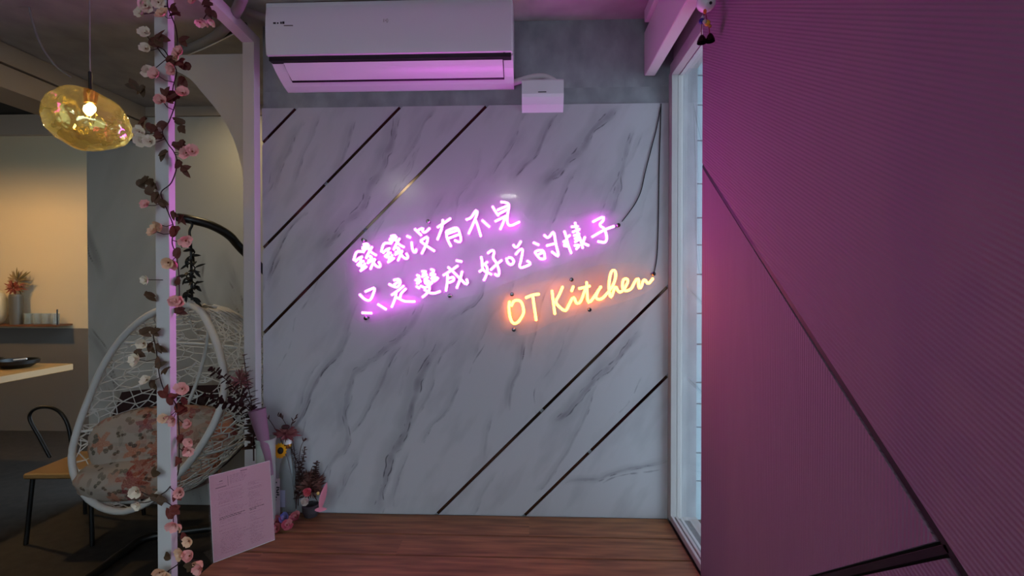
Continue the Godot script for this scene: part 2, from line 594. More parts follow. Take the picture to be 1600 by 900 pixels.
func main_veins() -> Array:
	var out := [
		[[Vector2(0.443, 0.572), Vector2(0.394, 0.663), Vector2(0.365, 0.768), Vector2(0.322, 0.861), Vector2(0.293, 0.947), Vector2(0.285, 1.000)], 11.0, 0.95],
		[[Vector2(0.217, 0.552), Vector2(0.197, 0.595), Vector2(0.173, 0.622), Vector2(0.138, 0.665), Vector2(0.102, 0.750), Vector2(0.067, 0.803)], 5.0, 0.9],
		[[Vector2(0.398, 0.476), Vector2(0.358, 0.551), Vector2(0.302, 0.599), Vector2(0.257, 0.634), Vector2(0.223, 0.665), Vector2(0.208, 0.735), Vector2(0.208, 0.827), Vector2(0.172, 0.877), Vector2(0.148, 0.954)], 9.0, 0.6],
		[[Vector2(0.647, 0.564), Vector2(0.639, 0.616), Vector2(0.633, 0.648), Vector2(0.618, 0.682), Vector2(0.611, 0.742)], 5.0, 0.8],
		[[Vector2(0.929, 0.552), Vector2(0.891, 0.591), Vector2(0.844, 0.646), Vector2(0.812, 0.675), Vector2(0.759, 0.741), Vector2(0.720, 0.765)], 8.0, 0.75],
		[[Vector2(0.821, 0.678), Vector2(0.798, 0.751), Vector2(0.767, 0.811), Vector2(0.744, 0.855), Vector2(0.705, 0.914), Vector2(0.678, 0.938)], 4.0, 0.6],
		[[Vector2(0.993, 0.860), Vector2(0.938, 0.875), Vector2(0.907, 0.881), Vector2(0.853, 0.896), Vector2(0.826, 0.906), Vector2(0.744, 0.914)], 5.0, 0.7],
		[[Vector2(0.993, 0.879), Vector2(0.930, 0.887), Vector2(0.876, 0.896), Vector2(0.837, 0.915)], 3.0, 0.5],
		[[Vector2(0.571, 0.538), Vector2(0.548, 0.585), Vector2(0.521, 0.628), Vector2(0.508, 0.664)], 3.0, 0.55],
		[[Vector2(0.492, 0.664), Vector2(0.472, 0.718), Vector2(0.445, 0.760), Vector2(0.421, 0.782), Vector2(0.397, 0.823)], 4.0, 0.6],
		[[Vector2(0.342, 0.586), Vector2(0.316, 0.629), Vector2(0.297, 0.674), Vector2(0.281, 0.706), Vector2(0.253, 0.761), Vector2(0.216, 0.806)], 4.0, 0.65],
		[[Vector2(0.681, 0.757), Vector2(0.673, 0.710), Vector2(0.678, 0.679)], 2.5, 0.5],
		[[Vector2(0.673, -0.000), Vector2(0.642, 0.031), Vector2(0.603, 0.116), Vector2(0.556, 0.178)], 5.0, 0.4],
		[[Vector2(0.882, 0.003), Vector2(0.843, 0.041), Vector2(0.813, 0.064), Vector2(0.782, 0.110), Vector2(0.758, 0.133), Vector2(0.728, 0.164), Vector2(0.696, 0.194)], 10.0, 0.85],
		[[Vector2(0.774, 0.156), Vector2(0.751, 0.195), Vector2(0.728, 0.257), Vector2(0.704, 0.303)], 4.0, 0.6],
		[[Vector2(0.913, 0.057), Vector2(0.897, 0.103), Vector2(0.874, 0.196), Vector2(0.864, 0.242), Vector2(0.851, 0.273)], 7.0, 0.6],
		[[Vector2(0.727, 0.021), Vector2(0.704, 0.055), Vector2(0.678, 0.117), Vector2(0.647, 0.150), Vector2(0.618, 0.178)], 5.0, 0.7],
		[[Vector2(0.335, 0.019), Vector2(0.325, 0.082), Vector2(0.308, 0.113), Vector2(0.300, 0.147), Vector2(0.271, 0.191), Vector2(0.255, 0.239), Vector2(0.215, 0.278), Vector2(0.182, 0.317), Vector2(0.150, 0.349)], 10.0, 0.75],
		[[Vector2(0.430, 0.005), Vector2(0.406, 0.036), Vector2(0.390, 0.067), Vector2(0.351, 0.129), Vector2(0.311, 0.160)], 6.0, 0.5],
		[[Vector2(0.228, 0.033), Vector2(0.215, 0.073), Vector2(0.207, 0.112), Vector2(0.191, 0.151)], 6.0, 0.6],
		[[Vector2(0.103, 0.032), Vector2(0.079, 0.071), Vector2(0.065, 0.111), Vector2(0.046, 0.145), Vector2(0.029, 0.205)], 6.0, 0.6],
		[[Vector2(0.143, 0.017), Vector2(0.124, 0.072), Vector2(0.103, 0.111), Vector2(0.094, 0.143), Vector2(0.081, 0.182)], 4.0, 0.5],
		[[Vector2(0.113, 0.254), Vector2(0.078, 0.285), Vector2(0.055, 0.317), Vector2(0.042, 0.345), Vector2(0.020, 0.396), Vector2(0.009, 0.428)], 4.0, 0.75],
		[[Vector2(0.045, 0.364), Vector2(0.029, 0.396), Vector2(0.012, 0.436)], 4.0, 0.5],
		[[Vector2(0.238, 0.476), Vector2(0.219, 0.523), Vector2(0.206, 0.571)], 3.5, 0.5],
		[[Vector2(0.728, 0.413), Vector2(0.697, 0.460), Vector2(0.673, 0.553), Vector2(0.662, 0.616)], 4.0, 0.5],
		[[Vector2(0.579, 0.366), Vector2(0.556, 0.413), Vector2(0.532, 0.475), Vector2(0.461, 0.523)], 6.0, 0.6],
		[[Vector2(0.141, 0.619), Vector2(0.108, 0.683), Vector2(0.089, 0.747), Vector2(0.067, 0.827), Vector2(0.059, 0.908)], 4.0, 0.4],
		[[Vector2(0.365, 0.840), Vector2(0.341, 0.904), Vector2(0.320, 0.983)], 4.0, 0.5],
		[[Vector2(0.571, 0.743), Vector2(0.555, 0.806), Vector2(0.548, 0.869)], 4.0, 0.4],
		[[Vector2(0.108, 0.747), Vector2(0.088, 0.843), Vector2(0.107, 0.891), Vector2(0.091, 0.955)], 5.0, 0.4],
		[[Vector2(0.929, 0.661), Vector2(0.906, 0.708), Vector2(0.868, 0.755)], 3.0, 0.4],
	]
	var r := RandomNumberGenerator.new()
	r.seed = 31
	for k in 16:
		var p := Vector2(r.randf(), r.randf() * 0.9)
		var l := r.randf_range(0.1, 0.3)
		var pts := []
		for i in 5:
			pts.append(p + Vector2(-l * 0.5 * i / 4.0 + r.randf_range(-0.012, 0.012), l * i / 4.0))
		out.append([pts, r.randf_range(2.0, 7.0), r.randf_range(0.15, 0.4)])
	return out


func marble_wall() -> void:
	# six marble pieces cut along 45 degree lines, bronze mirror strips in the joints
	M.marble = mat(Color.WHITE, 0.17)
	M.marble.metallic_specular = 0.45
	M.marble.albedo_texture = marble(1100, 1100, main_veins(), Color(0.725, 0.725, 0.735), Color(0.27, 0.265, 0.29), 11)
	var wall: Node3D = get_node("wall_back")
	var x0 := -1.143
	var x1 := 0.578
	var y0 := 0.417
	var y1 := 2.149
	# each joint is the line y - x = k
	var joints := [3.143, 2.693, 2.327, 0.811, 0.439]
	var edges := [9.0] + joints + [-9.0]
	var half := 0.0066 * sqrt(2.0)
	for i in 6:
		var hi: float = edges[i] - half
		var lo: float = edges[i + 1] + half
		var poly := PackedVector2Array([Vector2(x0, y0), Vector2(x1, y0), Vector2(x1, y1), Vector2(x0, y1)])
		var band := PackedVector2Array([Vector2(-10, -10 + lo), Vector2(10, 10 + lo), Vector2(10, 10 + hi), Vector2(-10, -10 + hi)])
		for p in Geometry2D.intersect_polygons(poly, band):
			var g := Geo.new()
			g.slab(p, Transform3D(Basis.IDENTITY, Vector3(0, 0, -2.032)), 0.012, Vector2(1.0 / 1.73, -1.0 / 1.73), Vector2(x0, y1))
			obj("marble_panel", g, M.marble, wall)
	for k: float in joints:
		var a := Vector2(maxf(x0, y0 - k), 0)
		var b := Vector2(minf(x1, y1 - k), 0)
		var n := 2 if b.x - a.x > 0.4 else 1
		var cut: float = lerpf(a.x, b.x, 0.46)
		for s in n:
			var xa: float = a.x if s == 0 else cut + 0.0015
			var xb: float = b.x if s == n - 1 else cut - 0.0015
			var mid := Vector3((xa + xb) / 2.0, (xa + xb) / 2.0 + k, -2.0265)
			var g := Geo.new()
			g.box(mid, Vector3((xb - xa - 0.008) * sqrt(2.0), 0.0124, 0.009), Basis(Vector3.BACK, PI / 4.0), 0.0012)
			obj("inlay_strip", g, M.bronze, wall)


func purple_wall() -> void:
	M.purple = mat(Color(0.515, 0.40, 0.475), 0.85)
	M.purple.normal_enabled = true
	M.purple.normal_texture = ribs()
	M.purple.normal_scale = 0.6
	var w := struct("wall_right", wall_box(Vector3(0.556, 0, -1.552), Vector3(0.8, 2.505, -0.45)), M.black_paint, "purple corded fabric wall on the right with black joints")
	# outlines on the wall, u to the camera (z), v up, joints along the black strips
	var za := -1.552
	var zb := -0.45
	var p := Vector2(-1.554, 1.777)
	var q := Vector2(-0.649, 1.051)
	var s := (q.y - p.y) / (q.x - p.x)
	var s2 := (0.882 - 1.051) / (-0.87 + 0.649)
	var gap := 0.0075
	var d := Vector2(1, s).normalized().orthogonal() * gap
	if d.y < 0.0:
		d = -d
	var e := Vector2(1, s2).normalized().orthogonal() * gap
	if e.y < 0.0:
		e = -e
	var top := PackedVector2Array([Vector2(za, p.y + (za - p.x) * s) + d * Vector2(0, 1.3), Vector2(zb, p.y + (zb - p.x) * s) + d * Vector2(0, 1.3), Vector2(zb, 2.505), Vector2(za, 2.505)])
	var ye := q.y + (za - q.x) * s2
	var left := PackedVector2Array([Vector2(za, ye) + e * Vector2(0, 1.25), q + Vector2(-0.018, 0.0), Vector2(za, p.y + (za - p.x) * s) - d * Vector2(0, 1.3)])
	var low := PackedVector2Array([Vector2(za, 0), Vector2(zb, 0), Vector2(zb, p.y + (zb - p.x) * s) - d * Vector2(0, 1.3), q + Vector2(-0.002, -0.014), Vector2(za, ye) - e * Vector2(0, 1.25)])
	var turns := [deg_to_rad(60.0), 0.0, deg_to_rad(60.0)]
	var k := 0
	for poly in [top, left, low]:
		# local x = away from the camera's side (-z), local z = into the room (-x)
		var g := Geo.new()
		var flipped := PackedVector2Array()
		for c in poly:
			flipped.append(Vector2(-c.x, c.y))
		var xf := Transform3D(Basis(Vector3(0, 0, -1), Vector3(0, 1, 0), Vector3(-1, 0, 0)).orthonormalized(), Vector3(0.556, 0, 0))
		xf.basis = Basis(Vector3(0, 0, -1), Vector3.UP, Vector3(-1, 0, 0))
		g.slab(flipped, xf, 0.006)
		for i in g.t.size():
			g.t[i] = g.t[i].rotated(turns[k]) * (1.0 / 0.030)
		obj("fabric_panel", g, M.purple, w)
		k += 1
	for pair in [[Vector2(za, p.y + (za - p.x) * s), Vector2(zb, p.y + (zb - p.x) * s)], [Vector2(za, ye), q]]:
		var a: Vector2 = pair[0]
		var b: Vector2 = pair[1]
		var g := Geo.new()
		var ang := atan2(b.y - a.y, b.x - a.x)
		g.box(Vector3(0.5535, (a.y + b.y) / 2.0, (a.x + b.x) / 2.0), Vector3(0.006, 0.0115, a.distance_to(b)), Basis(Vector3.RIGHT, -ang), 0.0008)
		obj("joint_strip", g, M.joint, w)


func window_and_street() -> void:
	# low side window to the right of the camera, under a wall
	struct("wall_side", wall_box(Vector3(0.60, 1.12, -0.45), Vector3(0.8, 2.505, 2.8)), M.plaster, "wall over the low side window beside the camera")
	struct("wall_side_sill", wall_box(Vector3(0.60, 0, -0.45), Vector3(0.8, 0.45, 2.8)), M.plaster, "low wall under the low side window beside the camera")
	var sf := Geo.new()
	for z in [-0.41, 1.1, 2.56]:
		sf.box(Vector3(0.68, 0.785, z), Vector3(0.06, 0.67, 0.06))
	var side := struct("window_3", sf, M.black_metal, "low black framed side window beside the camera", "window")
	obj("pane", wall_box(Vector3(0.676, 0.45, -0.44), Vector3(0.682, 1.12, 2.6), 0.0), M.glass_pane, side)
	# sliding window beside the purple wall
	var g := Geo.new()
	g.box(Vector3(0.591, 1.345, -2.005), Vector3(0.024, 1.85, 0.045))
	g.box(Vector3(0.615, 1.345, -2.0), Vector3(0.022, 1.85, 0.03))
	g.box(Vector3(0.594, 2.275, -1.78), Vector3(0.032, 0.05, 0.45))
	g.box(Vector3(0.620, 2.268, -1.78), Vector3(0.018, 0.04, 0.45))
	var w := struct("window_1", g, M.white_metal, "white aluminium sliding window beside the purple wall", "window")
	for k in 3:
		obj("sill_rail", wall_box(Vector3(0.580 + k * 0.019, 0.42, -1.985), Vector3(0.591 + k * 0.019, 0.447 - k * 0.004, -1.5), 0.002), M.white_metal, w)
	obj("sill_tray", wall_box(Vector3(0.578, 0.415, -1.99), Vector3(0.66, 0.425, -1.5), 0.001), M.dark, w)
	obj("pane", wall_box(Vector3(0.612, 0.44, -1.99), Vector3(0.617, 2.26, -1.50), 0.0), M.glass_pane, w)
	struct("wall_under_window", wall_box(Vector3(0.60, 0, -2.04), Vector3(0.70, 0.42, -1.5)), M.plaster, "wall under the sliding window")
	struct("wall_over_window", wall_box(Vector3(0.60, 2.295, -2.04), Vector3(0.70, 2.505, -1.5)), M.plaster, "wall over the sliding window")
	# tiled wall across the narrow passage outside
	M.tile = mat(Color(0.60, 0.69, 0.71), 0.5)
	var out := struct("wall_outside", wall_box(Vector3(0.70, 0, -2.45), Vector3(2.6, 2.9, -2.262)), M.dark, "pale cracked block wall seen through the window")
	var rows := 0
	var y := 0.3
	while y < 2.7:
		var h := rng.randf_range(0.09, 0.2)
		var x := 0.655 + rng.randf_range(-0.01, 0.01)
		while x < 1.3:
			var l := rng.randf_range(0.08, 0.1)
			var b := Geo.new()
			b.box(Vector3(x + l / 2.0, y + h / 2.0, -2.256 + rng.randf_range(-0.002, 0.002)), Vector3(l - rng.randf_range(0.004, 0.007), h - rng.randf_range(0.003, 0.006), 0.014), Basis(Vector3.BACK, rng.randf_range(-0.014, 0.014)), 0.002)
			obj("block", b, M.tile, out)
			x += l
		y += h
		rows += 1
	struct("eave", wall_box(Vector3(0.8, 2.95, -2.5), Vector3(2.2, 3.05, -0.7)), M.plaster, "eave over the passage outside the sliding window", "eave")
	struct("ground", wall_box(Vector3(-9, -0.3, 2.8), Vector3(9, -0.14, 14)), M.dado, "pavement in front of the shop", "pavement")
	struct("ground_side", wall_box(Vector3(0.8, -0.3, -4.6), Vector3(7, -0.14, 2.8)), M.pale_stone, "paved passage outside the sliding window", "pavement")


func platform() -> void:
	var t := thing("plank_platform", "raised brown wooden plank platform below the marble wall", "platform", Vector3(-0.26, 0, -1.5))
	var off := -t.position
	var body := wall_box(Vector3(-1.10, 0.0, -2.018), Vector3(0.547, 0.388, -1.02))
	obj("body", body, M.wood_dark, t, Transform3D(Basis.IDENTITY, off))
	var zs := [-2.018, -1.856, -1.712, -1.552, -1.39, -1.23, -1.0]
	for i in zs.size() - 1:
		var g := Geo.new()
		var a := Vector3(-1.112, 0.388, zs[i] + 0.0025)
		var b := Vector3(0.576 if i < 3 else 0.547, 0.42 - rng.randf() * 0.0012, zs[i + 1] - 0.0025)
		g.box((a + b) / 2.0, b - a, Basis.IDENTITY, 0.003)
		var m: StandardMaterial3D = M.wood.duplicate()
		m.albedo_texture = mottled(768, 128, Color(0.39, 0.26, 0.155), Color(0.60, 0.425, 0.275), 0.006, 0.085, 60 + i, 5, 1.7)
		m.uv1_triplanar = true
		m.uv1_scale = Vector3(0.62, 3.0, 3.0)
		m.uv1_offset = Vector3(0.3 * i, 0, 0.37 * i)
		obj("plank", g, m, t, Transform3D(Basis.IDENTITY, off))


func lamp_shell(t: Node3D) -> void:
	# lumpy egg of gold glass: lies on its side, blunt end left
	var g := Geo.new()
	var f := noise(0.11, 2, 14)
	var rows := []
	for i in 41:
		var th := PI * i / 40.0
		var row := []
		for s in 57:
			var ph := TAU * s / 56.0
			var d := Vector3(cos(th), sin(th) * cos(ph), sin(th) * sin(ph))
			var m := 1.0 + 0.05 * f.get_noise_3dv(d * 9.0) + 0.035 * f.get_noise_3dv(d * 26.0)
			var w := 1.0 + 0.16 * -d.x
			row.append(Vector3(d.x * 0.131, d.y * 0.102 * w, d.z * 0.105 * w) * m)
		rows.append(row)
	g.grid(rows, true, Vector3.ZERO)
	var m := mat(Color(0.98, 0.945, 0.72, 0.04), 0.03, 0.4)
	m.refraction_enabled = true
	m.refraction_scale = 0.012
	obj("glass_shade", g, m, t, Transform3D(Basis(Vector3.BACK, deg_to_rad(-19)), Vector3(0, -0.108, 0)))


func left_room() -> void:
	var lit := mat(Color(0.95, 0.95, 0.92), 0.4)
	lit.emission_enabled = true
	lit.emission = Color(0.97, 1.0, 0.93)
	lit.emission_energy_multiplier = 2.5
	for c in [[Vector3(-1.38, 2.505, 1.2), "round white ceiling lamp behind the camera, toward the left room"], [Vector3(-0.21, 2.505, 1.8), "round white ceiling lamp behind the camera, near the shop front"]]:
		var cl := thing("ceiling_lamp", c[1], "lamp", c[0])
		var cg := Geo.new()
		cg.lathe([Vector2(0.15, 0.0), Vector2(0.16, -0.02), Vector2(0.15, -0.045), Vector2(0.145, -0.045)], 28, Transform3D.IDENTITY)
		obj("lamp_body", cg, M.white_paint, cl)
		cg = Geo.new()
		cg.lathe([Vector2(0, -0.05), Vector2(0.1, -0.049), Vector2(0.146, -0.043)], 28, Transform3D.IDENTITY)
		obj("lamp_diffuser", cg, lit, cl)
		var al := AreaLight3D.new()
		al.name = "lamp_light"
		al.area_size = Vector2(0.26, 0.26)
		al.light_color = Color(0.97, 1.0, 0.93)
		al.light_energy = 0.25
		al.area_range = 8.0
		al.shadow_enabled = true
		al.position = Vector3(0, -0.055, 0)
		al.rotation = Vector3(-PI / 2.0, 0, 0)
		cl.add_child(al)
	# lamp by the flowered post
	var top: Vector3 = Vector3(-1.5056, 2.0653, -1.6)
	var t := thing("pendant_lamp", "gold glass egg pendant lamp hanging on a thin cord", "lamp", top)
	lamp_shell(t)
	var g := Geo.new()
	g.tube([Vector3(0, 0.02, 0), Vector3(0, 2.505 - top.y, 0)], 0.0022, 6)
	obj("cord", g, M.grey_foam, t)
	g = Geo.new()
	g.tube([Vector3(0, -0.01, 0), Vector3(0, 0.06, 0)], 0.0055, 8)
	obj("cord_grip", g, M.black_metal, t)
	g = Geo.new()
	g.lathe([Vector2(0, -0.055), Vector2(0.016, -0.055), Vector2(0.018, -0.01), Vector2(0.010, 0.0), Vector2(0, 0.002)], 14, Transform3D.IDENTITY)
	obj("lamp_holder", g, M.gold, t)
	g = Geo.new()
	g.blob(Transform3D(Basis.from_scale(Vector3(0.014, 0.02, 0.014)), Vector3(0, -0.075, 0)), 8, 12)
	var glow := mat(Color(1, 0.9, 0.7), 0.4)
	glow.emission_enabled = true
	glow.emission = Color(1.0, 0.86, 0.6)
	glow.emission_energy_multiplier = 7.0
	obj("bulb", g, glow, t)
	var l := OmniLight3D.new()
	l.name = "bulb_light"
	l.light_color = Color(1.0, 0.84, 0.58)
	l.light_energy = 0.015
	l.light_size = 0.015
	l.omni_range = 8.0
	l.omni_attenuation = 2.0
	l.shadow_enabled = true
	l.position = Vector3(0, -0.075, 0)
	t.add_child(l)
	# downlight over the egg chair, hidden from the front by the arch panel
	t = thing("downlight", "small warm ceiling downlight above the egg chair, behind the arch panel", "lamp", Vector3(-1.62, 2.505, -2.55))
	g = Geo.new()
	g.lathe([Vector2(0.06, 0.0), Vector2(0.062, -0.01), Vector2(0.045, -0.012)], 20, Transform3D.IDENTITY)
	obj("lamp_body", g, M.white_paint, t)
	g = Geo.new()
	g.lathe([Vector2(0, -0.011), Vector2(0.046, -0.010)], 20, Transform3D.IDENTITY)
	obj("lamp_diffuser", g, glow, t)
	var dl := AreaLight3D.new()
	dl.name = "lamp_light"
	dl.area_size = Vector2(0.08, 0.08)
	dl.light_color = Color(1.0, 0.88, 0.66)
	dl.light_energy = 0.10
	dl.area_range = 6.0
	dl.shadow_enabled = true
	dl.position = Vector3(0, -0.016, 0)
	dl.rotation = Vector3(-PI / 2.0, 0, 0)
	t.add_child(dl)
	# swagged flex on the ceiling
	g = Geo.new()
	g.tube(curve([Vector3(-2.019, 2.6109, -1.86), Vector3(-2.0013, 2.5137, -1.86), Vector3(-1.9757, 2.4113, -1.86), Vector3(-1.942, 2.3343, -1.86), Vector3(-1.8895, 2.2672, -1.86), Vector3(-1.8317, 2.2255, -1.86)], 6), 0.004, 6)
	tag(obj("power_flex", g, M.grey_foam), "grey flex hanging in a loop below the ceiling, left of the pendant lamp", "cable")
	# second lamp, over the dining table
	t = thing("pendant_lamp", "small white dome lamp hanging over the dining table", "lamp", Vector3(-4.55, 2.35, -3.15))
	g = Geo.new()
	g.lathe([Vector2(0.13, 0.0), Vector2(0.12, 0.05), Vector2(0.07, 0.11), Vector2(0.02, 0.14), Vector2(0, 0.15)], 20, Transform3D.IDENTITY)
	obj("lamp_shade", g, M.white_paint, t)
	g = Geo.new()
	g.tube([Vector3(0, 0.14, 0), Vector3(0, 0.65, 0)], 0.003, 6)
	obj("cord", g, M.black_metal, t)
	g = Geo.new()
	g.blob(Transform3D(Basis.from_scale(Vector3(0.03, 0.035, 0.03)), Vector3(0, 0.01, 0)), 8, 12)
	obj("bulb", g, glow, t)
	l = OmniLight3D.new()
	l.name = "bulb_light"
	l.light_color = Color(1.0, 0.80, 0.52)
	l.light_energy = 0.34
	l.light_size = 0.03
	l.omni_range = 10.0
	l.omni_attenuation = 2.0
	l.shadow_enabled = true
	l.position = Vector3(0, 0.005, 0)
	t.add_child(l)
	# table and its bowls
	t = thing("dining_table", "wooden dining table at the left edge with thick top", "table", Vector3(-4.2, 0, -3.1))
	g = Geo.new()
	g.box(Vector3(0, 0.775, 0.05), Vector3(1.56, 0.05, 0.86), Basis.IDENTITY, 0.006)
	obj("tabletop", g, M.table_wood, t)
	for sx in [-0.68, 0.2]:
		for sz in [-0.28, 0.38]:
			g = Geo.new()
			g.box(Vector3(sx, 0.375, sz), Vector3(0.05, 0.75, 0.05))
			obj("leg", g, M.black_metal, t)
	var bowl := thing("bowl", "black shallow bowl with a white spoon on the table end", "bowl", Vector3(-3.66, 0.80, -3.3))
	var prof := [Vector2(0, 0.0), Vector2(0.07, 0.0), Vector2(0.115, 0.03), Vector2(0.12, 0.055), Vector2(0.115, 0.055), Vector2(0.108, 0.03), Vector2(0.065, 0.008), Vector2(0, 0.008)]
	g = Geo.new()
	g.lathe(prof, 24, Transform3D.IDENTITY)
	obj("bowl_body", g, M.black_metal, bowl)
	g = Geo.new()
	g.tube([Vector3(0.02, 0.058, 0.04), Vector3(0.10, 0.066, 0.03)], 0.008, 6)
	obj("spoon", g, M.white_plastic, bowl)
	bowl = thing("bowl", "black shallow bowl cut by the left edge of the frame", "bowl", Vector3(-3.93, 0.80, -3.3))
	g = Geo.new()
	g.lathe(prof, 24, Transform3D.IDENTITY)
	obj("bowl_body", g, M.black_metal, bowl)
	# chair by the table
	t = thing("dining_chair", "dark metal dining chair with a tan wooden seat, left of egg chair", "chair", Vector3(-2.55, -0.05, -2.64))
	g = Geo.new()
	g.box(Vector3(0.03, 0.42, 0), Vector3(0.38, 0.03, 0.36), Basis(Vector3.UP, 0.06), 0.012)
	obj("seat", g, M.table_wood, t)
	for sx in [-0.13, 0.19]:
		for sz in [-0.15, 0.15]:
			g = Geo.new()
			g.tube([Vector3(sx, 0.41, sz), Vector3(sx * 1.15, 0.05, sz * 1.15)], 0.011, 8)
			obj("leg", g, M.black_metal, t)
	g = Geo.new()
	g.tube(curve([Vector3(-2.8856, 0.3552, -2.78), Vector3(-2.9485, 0.4705, -2.78), Vector3(-3.0113, 0.5936, -2.78), Vector3(-2.9547, 0.6521, -2.78), Vector3(-2.843, 0.6416, -2.78), Vector3(-2.7721, 0.5497, -2.78), Vector3(-2.7419, 0.3648, -2.78)], 6).map(func(p): return p - t.position), 0.010, 8)
	obj("back_frame", g, M.black_metal, t)


func air_conditioner() -> void:
	var o := Vector3(-0.552, 2.215, -2.03)
	var t := thing("air_conditioner", "white wall air conditioner above the marble panels", "air conditioner", o)
	var at := Transform3D(Basis.IDENTITY, -o)
	var x0 := -1.036
	var x1 := -0.065
	# chassis: extruded along x from a profile in (z, y)
	var prof := PackedVector2Array([Vector2(-2.03, 2.217), Vector2(-1.995, 2.228), Vector2(-1.962, 2.243), Vector2(-1.928, 2.262), Vector2(-1.902, 2.281), Vector2(-1.890, 2.296), Vector2(-1.890, 2.500), Vector2(-2.03, 2.503)])
	var g := Geo.new()
	var xf := Transform3D(Basis(Vector3(0, 0, 1), Vector3(0, 1, 0), Vector3(-1, 0, 0)), Vector3(x1 + 0.001, 0, 0))
	g.slab(prof, xf, x1 - x0 - 0.002)
	obj("casing", g, M.white_plastic, t, at)
	# front panel, slightly bowed, with rounded lower lip
	var rows := []
	for i in 9:
		var f := i / 8.0
		var y := lerpf(2.297, 2.5035, f)
		var z := -1.851 - 0.014 * pow(absf(f * 2.0 - 1.0), 3.0) * (0.5 if f < 0.5 else 1.0)
		rows.append([Vector3(x0, y, z - 0.006), Vector3(x0 + 0.006, y, z), Vector3((x0 + x1) / 2.0, y, z + 0.001), Vector3(x1 - 0.006, y, z), Vector3(x1, y, z - 0.006)])
	g = Geo.new()
	g.grid(rows, false, Vector3.ZERO, Vector3.BACK)
	g.box(Vector3((x0 + x1) / 2.0, 2.400, -1.873), Vector3(x1 - x0, 0.206, 0.028), Basis.IDENTITY, 0.004)
	var panel := obj("front_panel", g, M.white_plastic, t, at)
	# tiny print at the left and the small mark in the middle
	g = Geo.new()
	for b in [[-0.995, 0.010, 0.006], [-0.982, 0.006, 0.005], [-0.969, 0.006, 0.008], [-0.960, 0.008, 0.009]]:
		g.box(Vector3(b[0], 2.4155 + b[2] * 0.3, -1.8502), Vector3(b[1], b[2], 0.002), Basis.IDENTITY, 0.0003)
	obj("print", g, M.dark, panel)
	g = Geo.new()
	g.box(Vector3(-0.940, 2.407, -1.8502), Vector3(0.036, 0.004, 0.002), Basis.IDENTITY, 0.0003)
	obj("print", g, M.grey_foam, panel)
	g = Geo.new()
	g.box(Vector3(-0.5635, 2.418, -1.8492), Vector3(0.0035, 0.012, 0.002), Basis.IDENTITY, 0.0003)
	g.slab(PackedVector2Array([Vector2(-0.559, 2.418), Vector2(-0.552, 2.424), Vector2(-0.552, 2.412)]), Transform3D(Basis.IDENTITY, Vector3(0, 0, -1.8505)), 0.002)
	var arc := []
	for i in 9:
		var a := deg_to_rad(-62.0 + 15.5 * i)
		arc.append(Vector3(-0.556 + cos(a) * 0.009, 2.418 + sin(a) * 0.0085, -1.8492))
	g.tube(arc, 0.0013, 5)
	obj("mark", g, M.white_metal, panel)
	# dark outlet gap and the louvre that closes it
	g = Geo.new()
	g.box(Vector3((x0 + x1) / 2.0, 2.2895, -1.886), Vector3(x1 - x0 - 0.012, 0.017, 0.030), Basis.IDENTITY, 0.001)
	obj("outlet_gap", g, M.dark, t, at)
	g = Geo.new()
	g.box(Vector3((x0 + x1) / 2.0 + 0.008, 2.2565, -1.9325), Vector3(x1 - x0 - 0.09, 0.004, 0.083), Basis(Vector3.RIGHT, deg_to_rad(-31.0)), 0.0005)
	obj("louvre_slot", g, M.dark, t, at)
	rows = []
	for i in 7:
		var f := i / 6.0
		var z := lerpf(-1.889, -1.961, f)
		var y := lerpf(2.279, 2.2375, f) - 0.004 * sin(PI * f)
		rows.append([Vector3(x0 + 0.056, y, z), Vector3((x0 + x1) / 2.0, y, z), Vector3(x1 - 0.040, y, z)])
	g = Geo.new()
	g.grid(rows, false, Vector3.ZERO, Vector3(0, -1, 1))
	obj("louvre", g, M.white_plastic, t, at)
	# status light
	g = Geo.new()
	g.blob(Transform3D(Basis.from_scale(Vector3(0.006, 0.002, 0.002)), Vector3(-0.098, 2.294, -1.866)), 6, 8)
	obj("indicator", g, M.steel, t, at)
	# junction box and its hose
	o = Vector3(0.055, 2.115, -2.02)
	t = thing("wall_box", "small white cover box on the wall right of the air conditioner", "box", o)
	at = Transform3D(Basis.IDENTITY, -o)
	prof = PackedVector2Array([Vector2(-2.032, 2.1165), Vector2(-2.02, 2.1155), Vector2(-1.998, 2.141), Vector2(-1.985, 2.168), Vector2(-1.983, 2.18), Vector2(-1.985, 2.236), Vector2(-1.992, 2.243), Vector2(-2.032, 2.244)])
	g = Geo.new()
	xf = Transform3D(Basis(Vector3(0, 0, 1), Vector3(0, 1, 0), Vector3(-1, 0, 0)), Vector3(0.141, 0, 0))
	g.slab(prof, xf, 0.172)
	obj("cover", g, M.white_plastic, t, at)
	g = Geo.new()
	g.box(Vector3(0.053, 2.187, -1.983), Vector3(0.034, 0.0034, 0.002), Basis.IDENTITY, 0.0003)
	obj("print", g, M.dark, t, at)
	g = Geo.new()
	g.tube(curve([Vector3(-0.0725, 2.2381, -2.015), Vector3(-0.0377, 2.2483, -2.015), Vector3(-0.003, 2.2584, -2.015), Vector3(0.0371, 2.2644, -2.015), Vector3(0.0744, 2.2599, -2.015), Vector3(0.1038, 2.2435, -2.015), Vector3(0.1197, 2.2246, -2.015)], 6), 0.0125, 10)
	tag(obj("drain_hose", g, M.white_paint), "pale bent hose from the air conditioner into the cover box", "hose")
	# sign cable that drops down the right edge of the marble
	g = Geo.new()
	g.tube(curve([Vector3(0.5454, 2.1448, -2.016), Vector3(0.5431, 2.0444, -2.016), Vector3(0.5383, 1.8857, -2.016), Vector3(0.5362, 1.7002, -2.016), Vector3(0.5314, 1.5276, -2.016), Vector3(0.5185, 1.4399, -2.016)], 6), 0.0022, 6)
